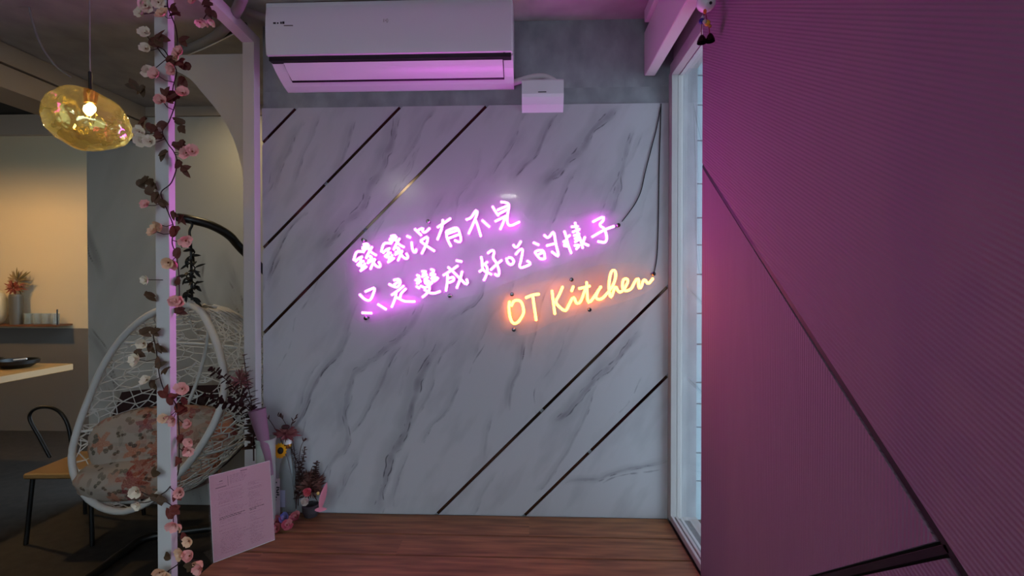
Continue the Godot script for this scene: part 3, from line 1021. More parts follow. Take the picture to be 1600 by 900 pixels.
	tag(obj("sign_cable", g, M.dark), "thin black cable down the right edge of the marble", "cable")
	g = Geo.new()
	g.tube(curve([Vector3(0.5455, 2.1395, -2.016), Vector3(0.5274, 2.0446, -2.016), Vector3(0.504, 1.9522, -2.016), Vector3(0.4805, 1.8597, -2.016), Vector3(0.4623, 1.7803, -2.016), Vector3(0.4334, 1.722, -2.016), Vector3(0.386, 1.6584, -2.016)], 6), 0.0022, 6)
	tag(obj("sign_cable", g, M.dark), "thin black cable slanting to the right end of the pink sign", "cable")
	# boards above the window
	var b := thing("curtain_board", "long white board fixed above the window, running toward the camera", "pelmet", Vector3(0.5, 2.263, -1.1))
	g = Geo.new()
	g.box(Vector3(0, 0.091, 0), Vector3(0.046, 0.182, 1.85), Basis.IDENTITY, 0.004)
	obj("board", g, M.white_paint, b)
	g = Geo.new()
	g.box(Vector3(-0.006, 0.212, 0.04), Vector3(0.064, 0.05, 1.80), Basis.IDENTITY, 0.003)
	obj("upper_board", g, M.white_paint, b)


func flex(g: Geo, back: Geo, pts: Array) -> void:
	# silicone neon flex lying in the plane of the sign: glowing round front, opaque white back
	var r := 0.0054
	var k := pts.size()
	var fr := []
	var bk := []
	for i in k:
		var d: Vector3 = (pts[mini(i + 1, k - 1)] - pts[maxi(i - 1, 0)]).normalized()
		var s := d.cross(Vector3.BACK).normalized()
		var row := []
		for j in 9:
			var a := deg_to_rad(-95.0 + 190.0 * j / 8.0)
			row.append(pts[i] + s * sin(a) * r + Vector3.BACK * cos(a) * r)
		fr.append(row)
		bk.append([row[0], pts[i] - s * r * 0.9 - Vector3.BACK * 0.007, pts[i] + s * r * 0.9 - Vector3.BACK * 0.007, row[8]])
	for i in k - 1:
		var c: Vector3 = (pts[i] + pts[i + 1]) / 2.0
		for j in 8:
			var q := [fr[i][j], fr[i][j + 1], fr[i + 1][j + 1], fr[i + 1][j]]
			g.quad(q[0], q[1], q[2], q[3], (q[0] - pts[i]).normalized(), (q[1] - pts[i]).normalized(), (q[2] - pts[i + 1]).normalized(), (q[3] - pts[i + 1]).normalized())
		for j in 3:
			var nn: Vector3 = (bk[i][j] + bk[i][j + 1] + bk[i + 1][j] + bk[i + 1][j + 1]) / 4.0 - c
			back.face(bk[i][j], bk[i][j + 1], bk[i + 1][j + 1], bk[i + 1][j], nn.normalized())
	for i in [0, k - 1]:
		var d: Vector3 = ((pts[0] - pts[1]) if i == 0 else (pts[k - 1] - pts[k - 2])).normalized()
		for j in 8:
			g.tri(fr[i][j], fr[i][j + 1], pts[i] + d * r * 0.6, d, d, d)
		back.tri(bk[i][0], bk[i][1], bk[i][2], d, d, d)
		back.tri(bk[i][0], bk[i][2], bk[i][3], d, d, d)


func neon_sign(called: String, label: String, glyphs: Array, m: Material, plates: Array, bolts: Array, glow: Color, power: float, glow_rows: Array, glow_size: Vector2, tilt: float) -> void:
	var o: Vector3 = Vector3(-0.0714, 1.4608, -1.983)
	var t := thing(called, label, "neon sign", o)
	for q in glyphs:
		# strokes that touch make one tube; a stroke standing apart is a piece of its own
		var strokes := []
		for k in range(1, q.size()):
			var pts := []
			for i in range(0, q[k].size(), 2):
				pts.append(Vector3(q[k][i] / 1000.0, q[k][i + 1] / 1000.0, 0))
			strokes.append(resample(pts, maxi(4, pts.size() * 3)))
		var club := range(strokes.size())
		for i in strokes.size():
			for j in i:
				var gap := 9.0
				for a: Vector3 in strokes[i]:
					for b: Vector3 in strokes[j]:
						gap = minf(gap, a.distance_to(b))
				if gap < 0.0125:
					var from: int = club[i]
					for k in club.size():
						if club[k] == from:
							club[k] = club[j]
		var whole: MeshInstance3D = null
		for id in club.size():
			if not club.has(id):
				continue
			var g := Geo.new()
			var b := Geo.new()
			for k in strokes.size():
				if club[k] == id:
					flex(g, b, strokes[k])
			if whole == null:
				whole = obj("neon_character", g, m, t)
				obj("backing", b, M.white_plastic, whole)
			else:
				obj("neon_stroke", g, m, whole)
				obj("backing", b, M.white_plastic, whole)
	for plate in plates:
		var poly := PackedVector2Array()
		for p in curve(plate, 5, true):
			poly.append(Vector2(p.x - o.x, p.y - o.y))
		var g := Geo.new()
		g.slab(poly, Transform3D(Basis.IDENTITY, Vector3(0, 0, -0.011)), 0.004)
		obj("acrylic_plate", g, M.clear, t)
	for p in bolts:
		var g := Geo.new()
		var xf := Transform3D(Basis(Vector3.RIGHT, PI / 2.0), Vector3(p.x - o.x, p.y - o.y, -0.037))
		g.lathe([Vector2(0.0055, 0), Vector2(0.0055, 0.029), Vector2(0.0085, 0.030), Vector2(0.0085, 0.036), Vector2(0.006, 0.039), Vector2(0, 0.0395)], 14, xf)
		obj("standoff_bolt", g, M.steel, t)
	for glow_at: Vector3 in glow_rows:
		var l := AreaLight3D.new()
		l.name = "sign_light"
		l.area_size = glow_size
		l.light_color = glow
		l.light_energy = power
		l.area_range = 8.0
		l.shadow_enabled = true
		l.position = glow_at - o
		l.basis = Basis(Vector3.UP, PI) * Basis(Vector3.BACK, -deg_to_rad(13.0)) * Basis(Vector3.RIGHT, deg_to_rad(tilt))
		t.add_child(l)


func neon() -> void:
	var pink := [
		["money", [-662,36,-649,71,-618,71], [-655,31,-640,45,-625,51], [-647,16,-634,28,-619,33], [-633,48,-632,24,-627,2], [-643,24,-638,12], [-614,24,-622,10], [-635,-8,-622,0,-607,11], [-622,102,-606,105,-602,99,-626,89], [-626,88,-615,75], [-614,81,-599,95,-598,99], [-602,93,-598,81,-584,67,-566,57], [-584,93,-599,68,-610,44], [-604,55,-589,52,-587,40,-602,35], [-605,24,-572,42], [-593,52,-582,31,-568,13,-553,8,-550,17,-557,30], [-572,42,-582,21,-592,-1]],
		["money", [-546,71,-533,106,-502,106], [-539,66,-524,80,-509,86], [-531,51,-518,63,-504,68], [-517,82,-516,59,-512,37], [-528,59,-523,47], [-499,59,-506,45], [-519,28,-506,35,-491,46], [-506,136,-490,139,-486,134,-511,124], [-511,123,-499,110], [-499,116,-483,130,-483,134], [-487,127,-482,116,-469,101,-449,90], [-468,127,-483,103,-494,79], [-488,90,-473,87,-471,75,-487,69], [-489,59,-456,76], [-477,87,-466,66,-452,48,-438,43,-434,52,-441,65], [-457,76,-466,56,-476,34]],
		["without", [-438,137,-422,130], [-418,112,-415,85,-408,70,-400,71,-399,83], [-405,166,-377,139], [-395,158,-371,169,-372,155,-360,153,-342,169], [-381,116,-353,133,-352,116,-362,91,-376,63], [-381,116,-360,99,-322,74]],
		["have", [-310,172,-255,209], [-287,204,-292,169,-310,121], [-273,156,-269,126,-253,93], [-273,156,-231,170,-217,147,-212,119,-220,111,-238,119], [-266,146,-228,159], [-263,127,-222,142]],
		["no", [-190,204,-170,212,-151,240,-144,238,-147,221,-163,182,-180,145], [-153,207,-141,175,-129,134], [-124,201,-93,173]],
		["see", [-81,258,-67,235,-56,219], [-46,276,-25,273,-13,263,-18,224], [-60,243,-19,260], [-54,227,-18,246], [-70,196,-16,222], [-28,218,-37,189,-49,162], [-18,218,-20,199,-14,181,1,180,31,194]],
		["only", [-638,-106,-619,-124,-601,-132,-589,-124,-577,-96,-574,-81,-582,-81,-614,-95], [-561,-147,-525,-169], [-628,-183,-586,-185]],
		["is", [-514,-63,-491,-74,-478,-75,-467,-62,-467,-49,-475,-43,-494,-47], [-492,-66,-472,-52], [-503,-109,-478,-92,-451,-70], [-483,-96,-488,-124,-503,-160], [-442,-82,-462,-102,-467,-121], [-484,-118,-469,-125,-450,-134,-427,-136,-404,-136]],
		["change", [-376,-10,-363,-10,-359,-13,-373,-25], [-376,-33,-353,-23], [-366,-44,-348,-34], [-364,-48,-360,-60,-350,-61,-345,-51,-361,-48], [-397,-26,-384,-32,-403,-49,-382,-43], [-398,-61,-379,-50], [-388,-43,-390,-62], [-399,-72,-385,-81], [-338,-2,-327,-5,-326,-11,-341,-25,-318,-23], [-337,-42,-321,-23], [-330,-35,-307,-38,-326,-53], [-334,-52,-320,-44], [-382,-70,-359,-77,-331,-56], [-344,-70,-345,-89,-359,-106,-374,-118], [-366,-86,-351,-94,-340,-100,-322,-101,-298,-93]],
		["become", [-286,-27,-255,-8,-225,13], [-266,7,-252,-5,-212,-44,-192,-63,-184,-57,-189,-43], [-268,-24,-269,-53,-275,-92], [-264,-39,-244,-35,-243,-48,-262,-57], [-207,-10,-215,-41,-230,-80], [-232,35,-208,30]],
		["good", [-128,50,-124,31,-123,8,-116,-7,-103,-14,-84,-24], [-101,29,-117,17], [-111,17,-103,4,-103,-13,-108,-30,-117,-48], [-136,-12,-121,-2], [-101,64,-84,76,-74,70,-78,45,-65,25,-54,-6,-55,-26,-62,-28,-72,-21], [-89,-5,-65,17,-42,36]],
		["eat", [-23,44,-18,26,-6,17,4,22,7,33,-3,45,-16,46], [5,99,14,89,24,93,37,114], [15,59,29,76,41,82,44,73,36,31,31,12,41,5,76,20,62,33]],
		["of", [88,108,111,98], [94,68,107,75,126,75,133,64,136,40], [94,68,112,45,123,40,135,42], [109,59,124,66], [132,139,146,128,156,134,168,150,174,143,180,106,190,64,189,52,176,61,163,71], [142,95,175,103]],
		["manner", [215,155,223,131,232,96,244,63], [239,138,224,127], [210,110,229,120], [213,95,231,92], [225,118,214,96], [259,190,265,166,274,138,283,115,291,84], [244,172,272,174], [249,150,279,163], [253,136,278,144], [257,122,273,131], [258,109,278,122], [256,95,277,97,263,80], [300,131,293,111,296,104,315,95]],
		["child", [331,192,365,209,376,210,373,196,361,184,365,173,379,163,388,133,387,117,379,108,352,112], [328,130,379,159,419,174]],
	]
	var gold := [
		["capital_o", [-10,-135,-13,-159,-9,-194,-1,-218,10,-226,24,-221,38,-203,48,-180,45,-154,36,-135,21,-130,7,-135,-3,-154]],
		["capital_t", [56,-120,87,-108,112,-105], [86,-112,92,-159,100,-213]],
		["script", [165,-90,170,-135,177,-187], [209,-74,195,-107,181,-138,202,-163,217,-172,225,-168,237,-144,251,-119,258,-123,263,-138,273,-143,285,-130,296,-99,305,-75], [307,-55,309,-99,311,-128,317,-139,331,-125,350,-97,366,-73], [275,-82,321,-71], [357,-85,345,-116,357,-126,373,-120,390,-102,400,-90,416,-64,425,-34,424,-13,417,-6,408,-13,401,-39,398,-81,404,-116,412,-106,420,-81,427,-74,433,-88,442,-96,456,-88,471,-64,475,-48,468,-41,456,-48,453,-74,459,-88,473,-90,489,-81,500,-60,512,-42,519,-46,518,-64,522,-81,529,-74,537,-50,545,-46,551,-55,560,-60,577,-40]],
		["dot", [253,-72,245,-93]],
	]
	neon_sign("neon_sign", "pink neon sign of two slanted lines of handwritten Chinese characters", pink, M.pink_tube,
		[[Vector3(-0.7708, 1.4887, -1.99), Vector3(-0.727, 1.5906, -1.99), Vector3(-0.6347, 1.6009, -1.99), Vector3(-0.5751, 1.6435, -1.99), Vector3(-0.4995, 1.6272, -1.99), Vector3(-0.4402, 1.6749, -1.99), Vector3(-0.3382, 1.701, -1.99), Vector3(-0.2312, 1.7482, -1.99), Vector3(-0.1513, 1.7795, -1.99), Vector3(-0.0849, 1.787, -1.99), Vector3(-0.0319, 1.747, -1.99), Vector3(-0.0266, 1.6993, -1.99), Vector3(0.0211, 1.6594, -1.99), Vector3(0.1924, 1.685, -1.99), Vector3(0.2973, 1.7107, -1.99), Vector3(0.3888, 1.6708, -1.99), Vector3(0.3759, 1.5921, -1.99), Vector3(0.2976, 1.5265, -1.99), Vector3(0.1136, 1.4741, -1.99), Vector3(-0.0716, 1.408, -1.99), Vector3(-0.2182, 1.3547, -1.99), Vector3(-0.3387, 1.3279, -1.99), Vector3(-0.5002, 1.2876, -1.99), Vector3(-0.6356, 1.2417, -1.99), Vector3(-0.7307, 1.2468, -1.99), Vector3(-0.7577, 1.3274, -1.99)]],
		[Vector3(-0.6944, 1.5824, -1.99), Vector3(-0.4214, 1.6588, -1.99), Vector3(0.3654, 1.6394, -1.99), Vector3(-0.6845, 1.255, -1.99), Vector3(-0.3306, 1.3493, -1.99)], Color(0.97, 0.33, 1.0), 0.052, [Vector3(-0.3831, 1.5956, -1.945), Vector3(-0.161, 1.4728, -1.945)], Vector2(0.85, 0.10), 35.0)
	neon_sign("neon_sign", "orange neon sign reading OT Kitchen, below the pink characters", gold, M.gold_tube,
		[[Vector3(-0.1195, 1.2085, -1.99), Vector3(-0.1195, 1.3016, -1.99), Vector3(-0.077, 1.3761, -1.99), Vector3(0.0609, 1.4079, -1.99), Vector3(0.1664, 1.4344, -1.99), Vector3(0.2715, 1.4738, -1.99), Vector3(0.4284, 1.4868, -1.99), Vector3(0.5222, 1.4604, -1.99), Vector3(0.5327, 1.4079, -1.99), Vector3(0.4548, 1.35, -1.99), Vector3(0.298, 1.2971, -1.99), Vector3(0.1402, 1.2544, -1.99), Vector3(0.008, 1.1957, -1.99), Vector3(-0.0716, 1.1821, -1.99)]],
		[Vector3(-0.0716, 1.3549, -1.99), Vector3(0.1743, 1.4159, -1.99), Vector3(0.5092, 1.4394, -1.99), Vector3(0.2481, 1.2917, -1.99), Vector3(-0.0637, 1.2087, -1.99)], Color(1.0, 0.5, 0.2), 0.05, [Vector3(0.2013, 1.3354, -1.945)], Vector2(0.58, 0.08), 10.0)


func blossom(t: Node3D, at: Vector3, facing: Vector3, size: float, col: Color, r: RandomNumberGenerator) -> void:
	var g := Geo.new()
	var f := facing.normalized()
	var s := f.cross(Vector3.UP if absf(f.y) < 0.9 else Vector3.RIGHT).normalized().rotated(f, r.randf() * TAU)
	for k in 5:
		var d := s.rotated(f, TAU * k / 5.0 + r.randf_range(-0.12, 0.12))
		g.tint = col.lerp(Color(0.95, 0.88, 0.82), r.randf() * 0.3)
		g.leaf(at, d + f * r.randf_range(0.25, 0.7), f, size * r.randf_range(0.5, 0.62), size * 0.52, -0.25, 0.3, 0.22)
	for k in 3:
		var d := s.rotated(f, TAU * k / 3.0 + 0.5)
		g.tint = col.lerp(Color(0.95, 0.85, 0.8), 0.35)
		g.leaf(at + f * size * 0.06, d + f * 1.1, f, size * 0.36, size * 0.38, -0.2, 0.4, 0.2)
	g.tint = Color(0.45, 0.25, 0.14)
	g.blob(Transform3D(Basis.from_scale(Vector3.ONE * size * 0.07), at + f * size * 0.14), 5, 6)
	obj("blossom", g, M.petal, t)


func leaf_part(t: Node3D, at: Vector3, dir: Vector3, up: Vector3, l: float, w: float, col: Color) -> void:
	var g := Geo.new()
	g.tint = col
	g.leaf(at, dir, up, l, w, 0.3, 0.3)
	obj("leaf", g, M.foliage, t)


func frame_and_garland() -> void:
	var o := Vector3(-1.2, 0.0, -1.75)
	var t := thing("white_pergola", "white square tube frame with a post wound in artificial flowers", "frame", o)
	var at := Transform3D(Basis.IDENTITY, -o)
	var g := Geo.new()
	g.box(Vector3(-1.2005, 1.2525, -1.545), Vector3(0.047, 2.504, 0.03), Basis.IDENTITY, 0.002)
	obj("post", g, M.white_paint, t, at)
	g = Geo.new()
	g.box(Vector3(-1.172, 1.222, -1.992), Vector3(0.05, 2.444, 0.045), Basis.IDENTITY, 0.002)
	obj("post", g, M.white_paint, t, at)
	g = Geo.new()
	var a := Vector3(-1.172, 2.425, -1.992)
	var b := Vector3(-1.198, 2.482, -1.545)
	g.box((a + b) / 2.0, Vector3(0.05, 0.045, a.distance_to(b) + 0.04), Basis.looking_at(a - b), 0.002)
	obj("cross_beam", g, M.white_paint, t, at)
	# marble spandrel with a curved lower edge, fixed to the rear post
	var poly := PackedVector2Array()
	for p in curve([Vector3(-1.2274, 1.187, -2.03), Vector3(-1.2242, 1.7945, -2.03), Vector3(-1.2294, 1.8771, -2.03), Vector3(-1.2458, 1.9598, -2.03), Vector3(-1.2736, 2.0371, -2.03), Vector3(-1.3155, 2.1118, -2.03), Vector3(-1.3575, 2.1673, -2.03), Vector3(-1.4052, 2.223, -2.03), Vector3(-1.4558, 2.2788, -2.03), Vector3(-1.5265, 2.3157, -2.03), Vector3(-1.5918, 2.3333, -2.03)], 4):
		poly.append(Vector2(p.x, p.y))
	poly.append(Vector2(-1.60, 2.38))
	poly.append(Vector2(-1.20, 2.38))
	poly.append(Vector2(-1.20, 1.2))
	g = Geo.new()
	g.slab(poly, Transform3D(Basis.IDENTITY, Vector3(0, 0, -2.035)), 0.02, Vector2(0.5, -0.5), Vector2(-2.2, 2.6))
	tag(obj("arch_panel", g, M.marble_b), "grey marble arch corner panel left of the rear white post", "panel")
	# garland: a stem that snakes down the post, side twigs, leaves and blossoms
	var r := RandomNumberGenerator.new()
	r.seed = 9
	var gl := thing("flower_garland", "artificial blossom garland with brown leaves wound down the white post", "garland", Vector3(-1.2, 0.42, -1.52))
	o = gl.position
	g = Geo.new()
	var stem := curve([Vector3(-1.1689, 2.3375, -1.52), Vector3(-1.1692, 2.2964, -1.52), Vector3(-1.1546, 2.259, -1.52), Vector3(-1.1421, 2.2237, -1.52), Vector3(-1.1606, 2.1874, -1.55), Vector3(-1.1576, 2.1272, -1.52), Vector3(-1.1829, 2.1565, -1.52), Vector3(-1.2042, 2.1651, -1.52), Vector3(-1.1789, 2.1316, -1.52), Vector3(-1.1577, 2.1148, -1.52), Vector3(-1.1559, 2.0946, -1.54), Vector3(-1.154, 2.028, -1.52), Vector3(-1.1684, 1.9982, -1.55), Vector3(-1.1675, 1.9249, -1.52), Vector3(-1.189, 1.892, -1.52), Vector3(-1.1722, 1.8546, -1.52), Vector3(-1.1511, 1.8254, -1.52), Vector3(-1.1632, 1.7957, -1.55), Vector3(-1.1603, 1.7281, -1.52), Vector3(-1.1947, 1.6973, -1.52), Vector3(-1.1864, 1.664, -1.52), Vector3(-1.1696, 1.6245, -1.52), Vector3(-1.1549, 1.5829, -1.52), Vector3(-1.1595, 1.531, -1.52), Vector3(-1.1675, 1.4912, -1.55), Vector3(-1.1743, 1.4064, -1.57), Vector3(-1.1717, 1.3317, -1.56), Vector3(-1.2381, 1.275, -1.6), Vector3(-1.2235, 1.2498, -1.52), Vector3(-1.2154, 1.1872, -1.52), Vector3(-1.2093, 1.135, -1.52), Vector3(-1.2032, 1.0933, -1.52), Vector3(-1.1864, 1.0474, -1.52), Vector3(-1.1523, 1.01, -1.52), Vector3(-1.1721, 0.9355, -1.56), Vector3(-1.178, 0.8461, -1.57), Vector3(-1.183, 0.7595, -1.57), Vector3(-1.18, 0.727, -1.52), Vector3(-1.2059, 0.7035, -1.52), Vector3(-1.1675, 0.6747, -1.52), Vector3(-1.1742, 0.6237, -1.56), Vector3(-1.165, 0.5538, -1.55), Vector3(-1.117, 0.5244, -1.52), Vector3(-1.143, 0.4861, -1.52), Vector3(-1.1818, 0.4579, -1.52), Vector3(-1.2079, 0.432, -1.52)], 5)
	for i in stem.size():
		stem[i] -= o
	g.tint = Color(0.16, 0.09, 0.07)
	g.tube(stem, 0.0018, 6)
	obj("stem", g, M.foliage, gl)
	var white := Color(0.90, 0.84, 0.74)
	var pink := Color(0.92, 0.62, 0.60)
	var peach := Color(0.93, 0.74, 0.58)
	var heads := [
		[white, [Vector3(-1.2253, 2.2881, -1.5), Vector3(-1.236, 2.2618, -1.5), Vector3(-1.1831, 2.2974, -1.5), Vector3(-1.2259, 2.1985, -1.5), Vector3(-1.2242, 2.1495, -1.5), Vector3(-1.2163, 2.076, -1.5), Vector3(-1.2472, 1.8843, -1.5), Vector3(-1.2369, 1.8576, -1.5), Vector3(-1.2116, 1.8533, -1.5), Vector3(-1.2253, 1.4123, -1.5), Vector3(-1.2374, 1.2084, -1.5), Vector3(-1.2277, 1.0887, -1.5), Vector3(-1.2569, 1.1546, -1.5), Vector3(-1.2643, 0.7322, -1.5), Vector3(-1.2604, 0.6907, -1.5)]],
		[pink, [Vector3(-1.1235, 2.1431, -1.52), Vector3(-1.1418, 2.0894, -1.51), Vector3(-1.1848, 2.0633, -1.5), Vector3(-1.1275, 2.0171, -1.53), Vector3(-1.1727, 1.9835, -1.5), Vector3(-1.1159, 1.8257, -1.53), Vector3(-1.0966, 1.8276, -1.53), Vector3(-1.2236, 1.6506, -1.5), Vector3(-1.1199, 1.5401, -1.53), Vector3(-1.1429, 1.4645, -1.52), Vector3(-1.148, 1.3368, -1.54), Vector3(-1.1599, 1.3392, -1.53), Vector3(-1.1338, 1.0561, -1.53), Vector3(-1.1515, 0.9648, -1.51), Vector3(-1.1254, 0.9325, -1.55), Vector3(-1.1258, 0.875, -1.55), Vector3(-1.1325, 0.8493, -1.55), Vector3(-1.1424, 0.719, -1.53), Vector3(-1.1538, 0.6212, -1.51), Vector3(-1.1042, 0.5121, -1.52), Vector3(-1.0604, 0.4829, -1.5)]],
		[peach, [Vector3(-1.1645, 2.2543, -1.5), Vector3(-1.1776, 1.5868, -1.5), Vector3(-1.1967, 1.5664, -1.5), Vector3(-1.1552, 1.4678, -1.5), Vector3(-1.1735, 0.9674, -1.5), Vector3(-1.1357, 0.6123, -1.52), Vector3(-1.1155, 0.5548, -1.53), Vector3(-1.1299, 0.52, -1.52), Vector3(-1.0658, 0.4961, -1.52), Vector3(-1.1918, 0.4697, -1.5), Vector3(-1.1727, 0.4618, -1.5), Vector3(-1.1342, 2.1309, -1.52)]],
	]
	var bits := Geo.new()
	for h in heads:
		for p: Vector3 in h[1]:
			var f := Vector3(r.randf_range(-0.5, 0.7), r.randf_range(-0.5, 0.5), 1.0)
			blossom(gl, p - o, f, r.randf_range(0.036, 0.048), h[0], r)
			# twig back to the nearest bit of stem
			var near: Vector3 = stem[0]
			for s: Vector3 in stem:
				if s.distance_to(p - o) < near.distance_to(p - o):
					near = s
			bits.tint = Color(0.2, 0.11, 0.08)
			bits.tube([near, near.lerp(p - o, 0.5) + Vector3(0, -0.006, 0.004), p - o], 0.0013, 5)
	obj("twig", bits, M.foliage, gl)
	var leaves := [
		[Color(0.34, 0.17, 0.13), [Vector3(-1.1451, 2.2832, -1.505), Vector3(-1.1471, 2.2809, -1.53), Vector3(-1.19, 2.1902, -1.505), Vector3(-1.2133, 2.1743, -1.505), Vector3(-1.1588, 2.1202, -1.505), Vector3(-1.1375, 2.1232, -1.53), Vector3(-1.1192, 2.1108, -1.54), Vector3(-1.1401, 2.1988, -1.54), Vector3(-1.1463, 2.1036, -1.505), Vector3(-1.1435, 2.0072, -1.52), Vector3(-1.1388, 2.0693, -1.54), Vector3(-1.168, 2.0079, -1.505), Vector3(-1.1576, 1.9914, -1.505), Vector3(-1.2047, 1.8977, -1.505), Vector3(-1.175, 1.9117, -1.505), Vector3(-1.1901, 1.875, -1.505), Vector3(-1.2237, 1.9082, -1.505), Vector3(-1.2405, 1.9269, -1.505), Vector3(-1.1467, 1.8502, -1.52), Vector3(-1.1328, 1.8592, -1.53), Vector3(-1.1493, 1.7931, -1.54), Vector3(-1.1364, 1.7762, -1.54), Vector3(-1.1491, 1.625, -1.51), Vector3(-1.1365, 1.6153, -1.53), Vector3(-1.1501, 1.5067, -1.53), Vector3(-1.1665, 1.3109, -1.55), Vector3(-1.1637, 1.4064, -1.55)]],
		[Color(0.42, 0.15, 0.13), [Vector3(-1.1419, 1.56, -1.5), Vector3(-1.1367, 1.5755, -1.51), Vector3(-1.1747, 1.0405, -1.505), Vector3(-1.1467, 1.0396, -1.51), Vector3(-1.1579, 1.0179, -1.505), Vector3(-1.1395, 0.984, -1.54), Vector3(-1.1584, 0.8874, -1.55), Vector3(-1.1463, 0.8499, -1.56), Vector3(-1.15, 0.7169, -1.52), Vector3(-1.1518, 0.6715, -1.505), Vector3(-1.1604, 0.6485, -1.505), Vector3(-1.1401, 0.5596, -1.54), Vector3(-1.1558, 0.9865, -1.53), Vector3(-1.1423, 1.0069, -1.55), Vector3(-1.1655, 0.8104, -1.55)]],
		[Color(0.30, 0.22, 0.14), [Vector3(-1.2651, 2.0318, -1.505), Vector3(-1.244, 2.0274, -1.505), Vector3(-1.1419, 1.9313, -1.54), Vector3(-1.1399, 1.9124, -1.54), Vector3(-1.2547, 1.7236, -1.505), Vector3(-1.2165, 1.7275, -1.505), Vector3(-1.2355, 1.7379, -1.505), Vector3(-1.2273, 1.6967, -1.505), Vector3(-1.202, 1.6862, -1.505), Vector3(-1.1831, 1.6615, -1.505), Vector3(-1.2498, 1.245, -1.505), Vector3(-1.2136, 1.2451, -1.505), Vector3(-1.197, 1.1956, -1.505), Vector3(-1.2225, 1.1975, -1.505), Vector3(-1.2673, 1.1766, -1.505), Vector3(-1.1974, 1.1356, -1.505), Vector3(-1.1678, 1.1254, -1.505), Vector3(-1.2148, 0.7849, -1.505), Vector3(-1.1941, 0.7041, -1.505), Vector3(-1.2153, 0.71, -1.505), Vector3(-1.217, 1.0775, -1.505), Vector3(-1.2298, 1.3649, -1.505), Vector3(-1.1699, 0.5151, -1.505), Vector3(-1.1001, 0.4828, -1.52), Vector3(-1.1922, 2.178, -1.505), Vector3(-1.1735, 1.8215, -1.505)]],
	]
	for h in leaves:
		for p: Vector3 in h[1]:
			var d := Vector3(r.randf_range(-1, 1), r.randf_range(-0.9, 0.7), r.randf_range(-0.1, 0.5))
			for k in 2:
				var e := d.rotated(Vector3.BACK, k * r.randf_range(0.7, 1.5))
				var col: Color = h[0]
				leaf_part(gl, p - o - e.normalized() * 0.012, e, Vector3(r.randf_range(-0.4, 0.4), r.randf_range(-0.2, 0.6), 1), r.randf_range(0.030, 0.046), r.randf_range(0.017, 0.026), col.lerp(Color(0.5, 0.3, 0.2), r.randf() * 0.25))
	# sprig hanging from the cross beam
	var sp := thing("flower_sprig", "short blossom sprig hanging from the white cross beam", "sprig", Vector3(-1.1013, 2.3961, -1.62))
	o = sp.position
	g = Geo.new()
	g.tint = Color(0.2, 0.11, 0.08)
	g.tube(curve([Vector3(-1.0918, 2.4724, -1.62), Vector3(-1.1013, 2.3961, -1.62), Vector3(-1.0993, 2.3479, -1.62), Vector3(-1.1198, 2.3089, -1.62)], 4).map(func(p): return p - o), 0.002, 5)
	g.tube(curve([Vector3(-1.0993, 2.361, -1.62), Vector3(-1.0949, 2.3303, -1.62), Vector3(-1.0906, 2.3084, -1.62)], 4).map(func(p): return p - o), 0.0016, 5)
	obj("stem", g, M.foliage, sp)
	for p: Vector3 in [Vector3(-1.1334, 2.3004, -1.62), Vector3(-1.1086, 2.3021, -1.62), Vector3(-1.0861, 2.3039, -1.62)]:
		blossom(sp, p - o, Vector3(r.randf_range(-0.5, 0.5), -0.8, 0.5), 0.034, Color(0.92, 0.74, 0.70), r)
	blossom(sp, Vector3(-1.1533, 2.3709, -1.62) - o, Vector3(0, 0, 1), 0.036, pink, r)
	for p: Vector3 in [Vector3(-1.1195, 2.3658, -1.62), Vector3(-1.1016, 2.3523, -1.62), Vector3(-1.0857, 2.3608, -1.62), Vector3(-1.1106, 2.3438, -1.62), Vector3(-1.0926, 2.339, -1.62), Vector3(-1.0969, 2.3741, -1.62)]:
		leaf_part(sp, p - o, Vector3(r.randf_range(-1, 1), r.randf_range(-1, 0.2), 0.2), Vector3(0.2, 0.2, 1), 0.034, 0.02, Color(0.34, 0.17, 0.14))
	# pipes under the ceiling behind the frame
	g = Geo.new()
	g.tube(curve([Vector3(-1.7247, 2.478, -2.24), Vector3(-1.5783, 2.4732, -2.16), Vector3(-1.4523, 2.4732, -2.1), Vector3(-1.3539, 2.4718, -2.04), Vector3(-1.2689, 2.4689, -1.97), Vector3(-1.1857, 2.4657, -1.89), Vector3(-1.1128, 2.4616, -1.81), Vector3(-1.0551, 2.453, -1.74)], 6), 0.020, 12)
	tag(obj("insulated_pipe", g, M.grey_foam), "grey insulated pipe bending up to the ceiling left of the frame", "pipe")
	g = Geo.new()
	g.tube(curve([Vector3(-1.1169, 2.4791, -1.88), Vector3(-1.0962, 2.4711, -1.88), Vector3(-1.0755, 2.4631, -1.88), Vector3(-1.0392, 2.4497, -1.88)], 6), 0.016, 12)
	tag(obj("insulated_pipe", g, M.grey_foam), "short grey insulated pipe entering the air conditioner's left end", "pipe")
	g = Geo.new()
	g.tube(curve([Vector3(-1.7479, 2.477, -2.27), Vector3(-1.6004, 2.4703, -2.19), Vector3(-1.4593, 2.464, -2.11), Vector3(-1.3407, 2.4656, -2.05), Vector3(-1.2322, 2.4708, -1.99), Vector3(-1.1756, 2.475, -1.96)], 6), 0.0085, 8)
	tag(obj("black_cable", g, M.dark), "thick black cable slanting below the grey pipe", "cable")
	g = Geo.new()
	g.tube(curve([Vector3(-1.7326, 2.4523, -2.25), Vector3(-1.5931, 2.4536, -2.18), Vector3(-1.4525, 2.4476, -2.1), Vector3(-1.3342, 2.4522, -2.04), Vector3(-1.2261, 2.4547, -1.98), Vector3(-1.1696, 2.459, -1.95)], 6), 0.0028, 6)
	tag(obj("white_cable", g, M.white_paint), "thin white cable running along the thick black cable", "cable")


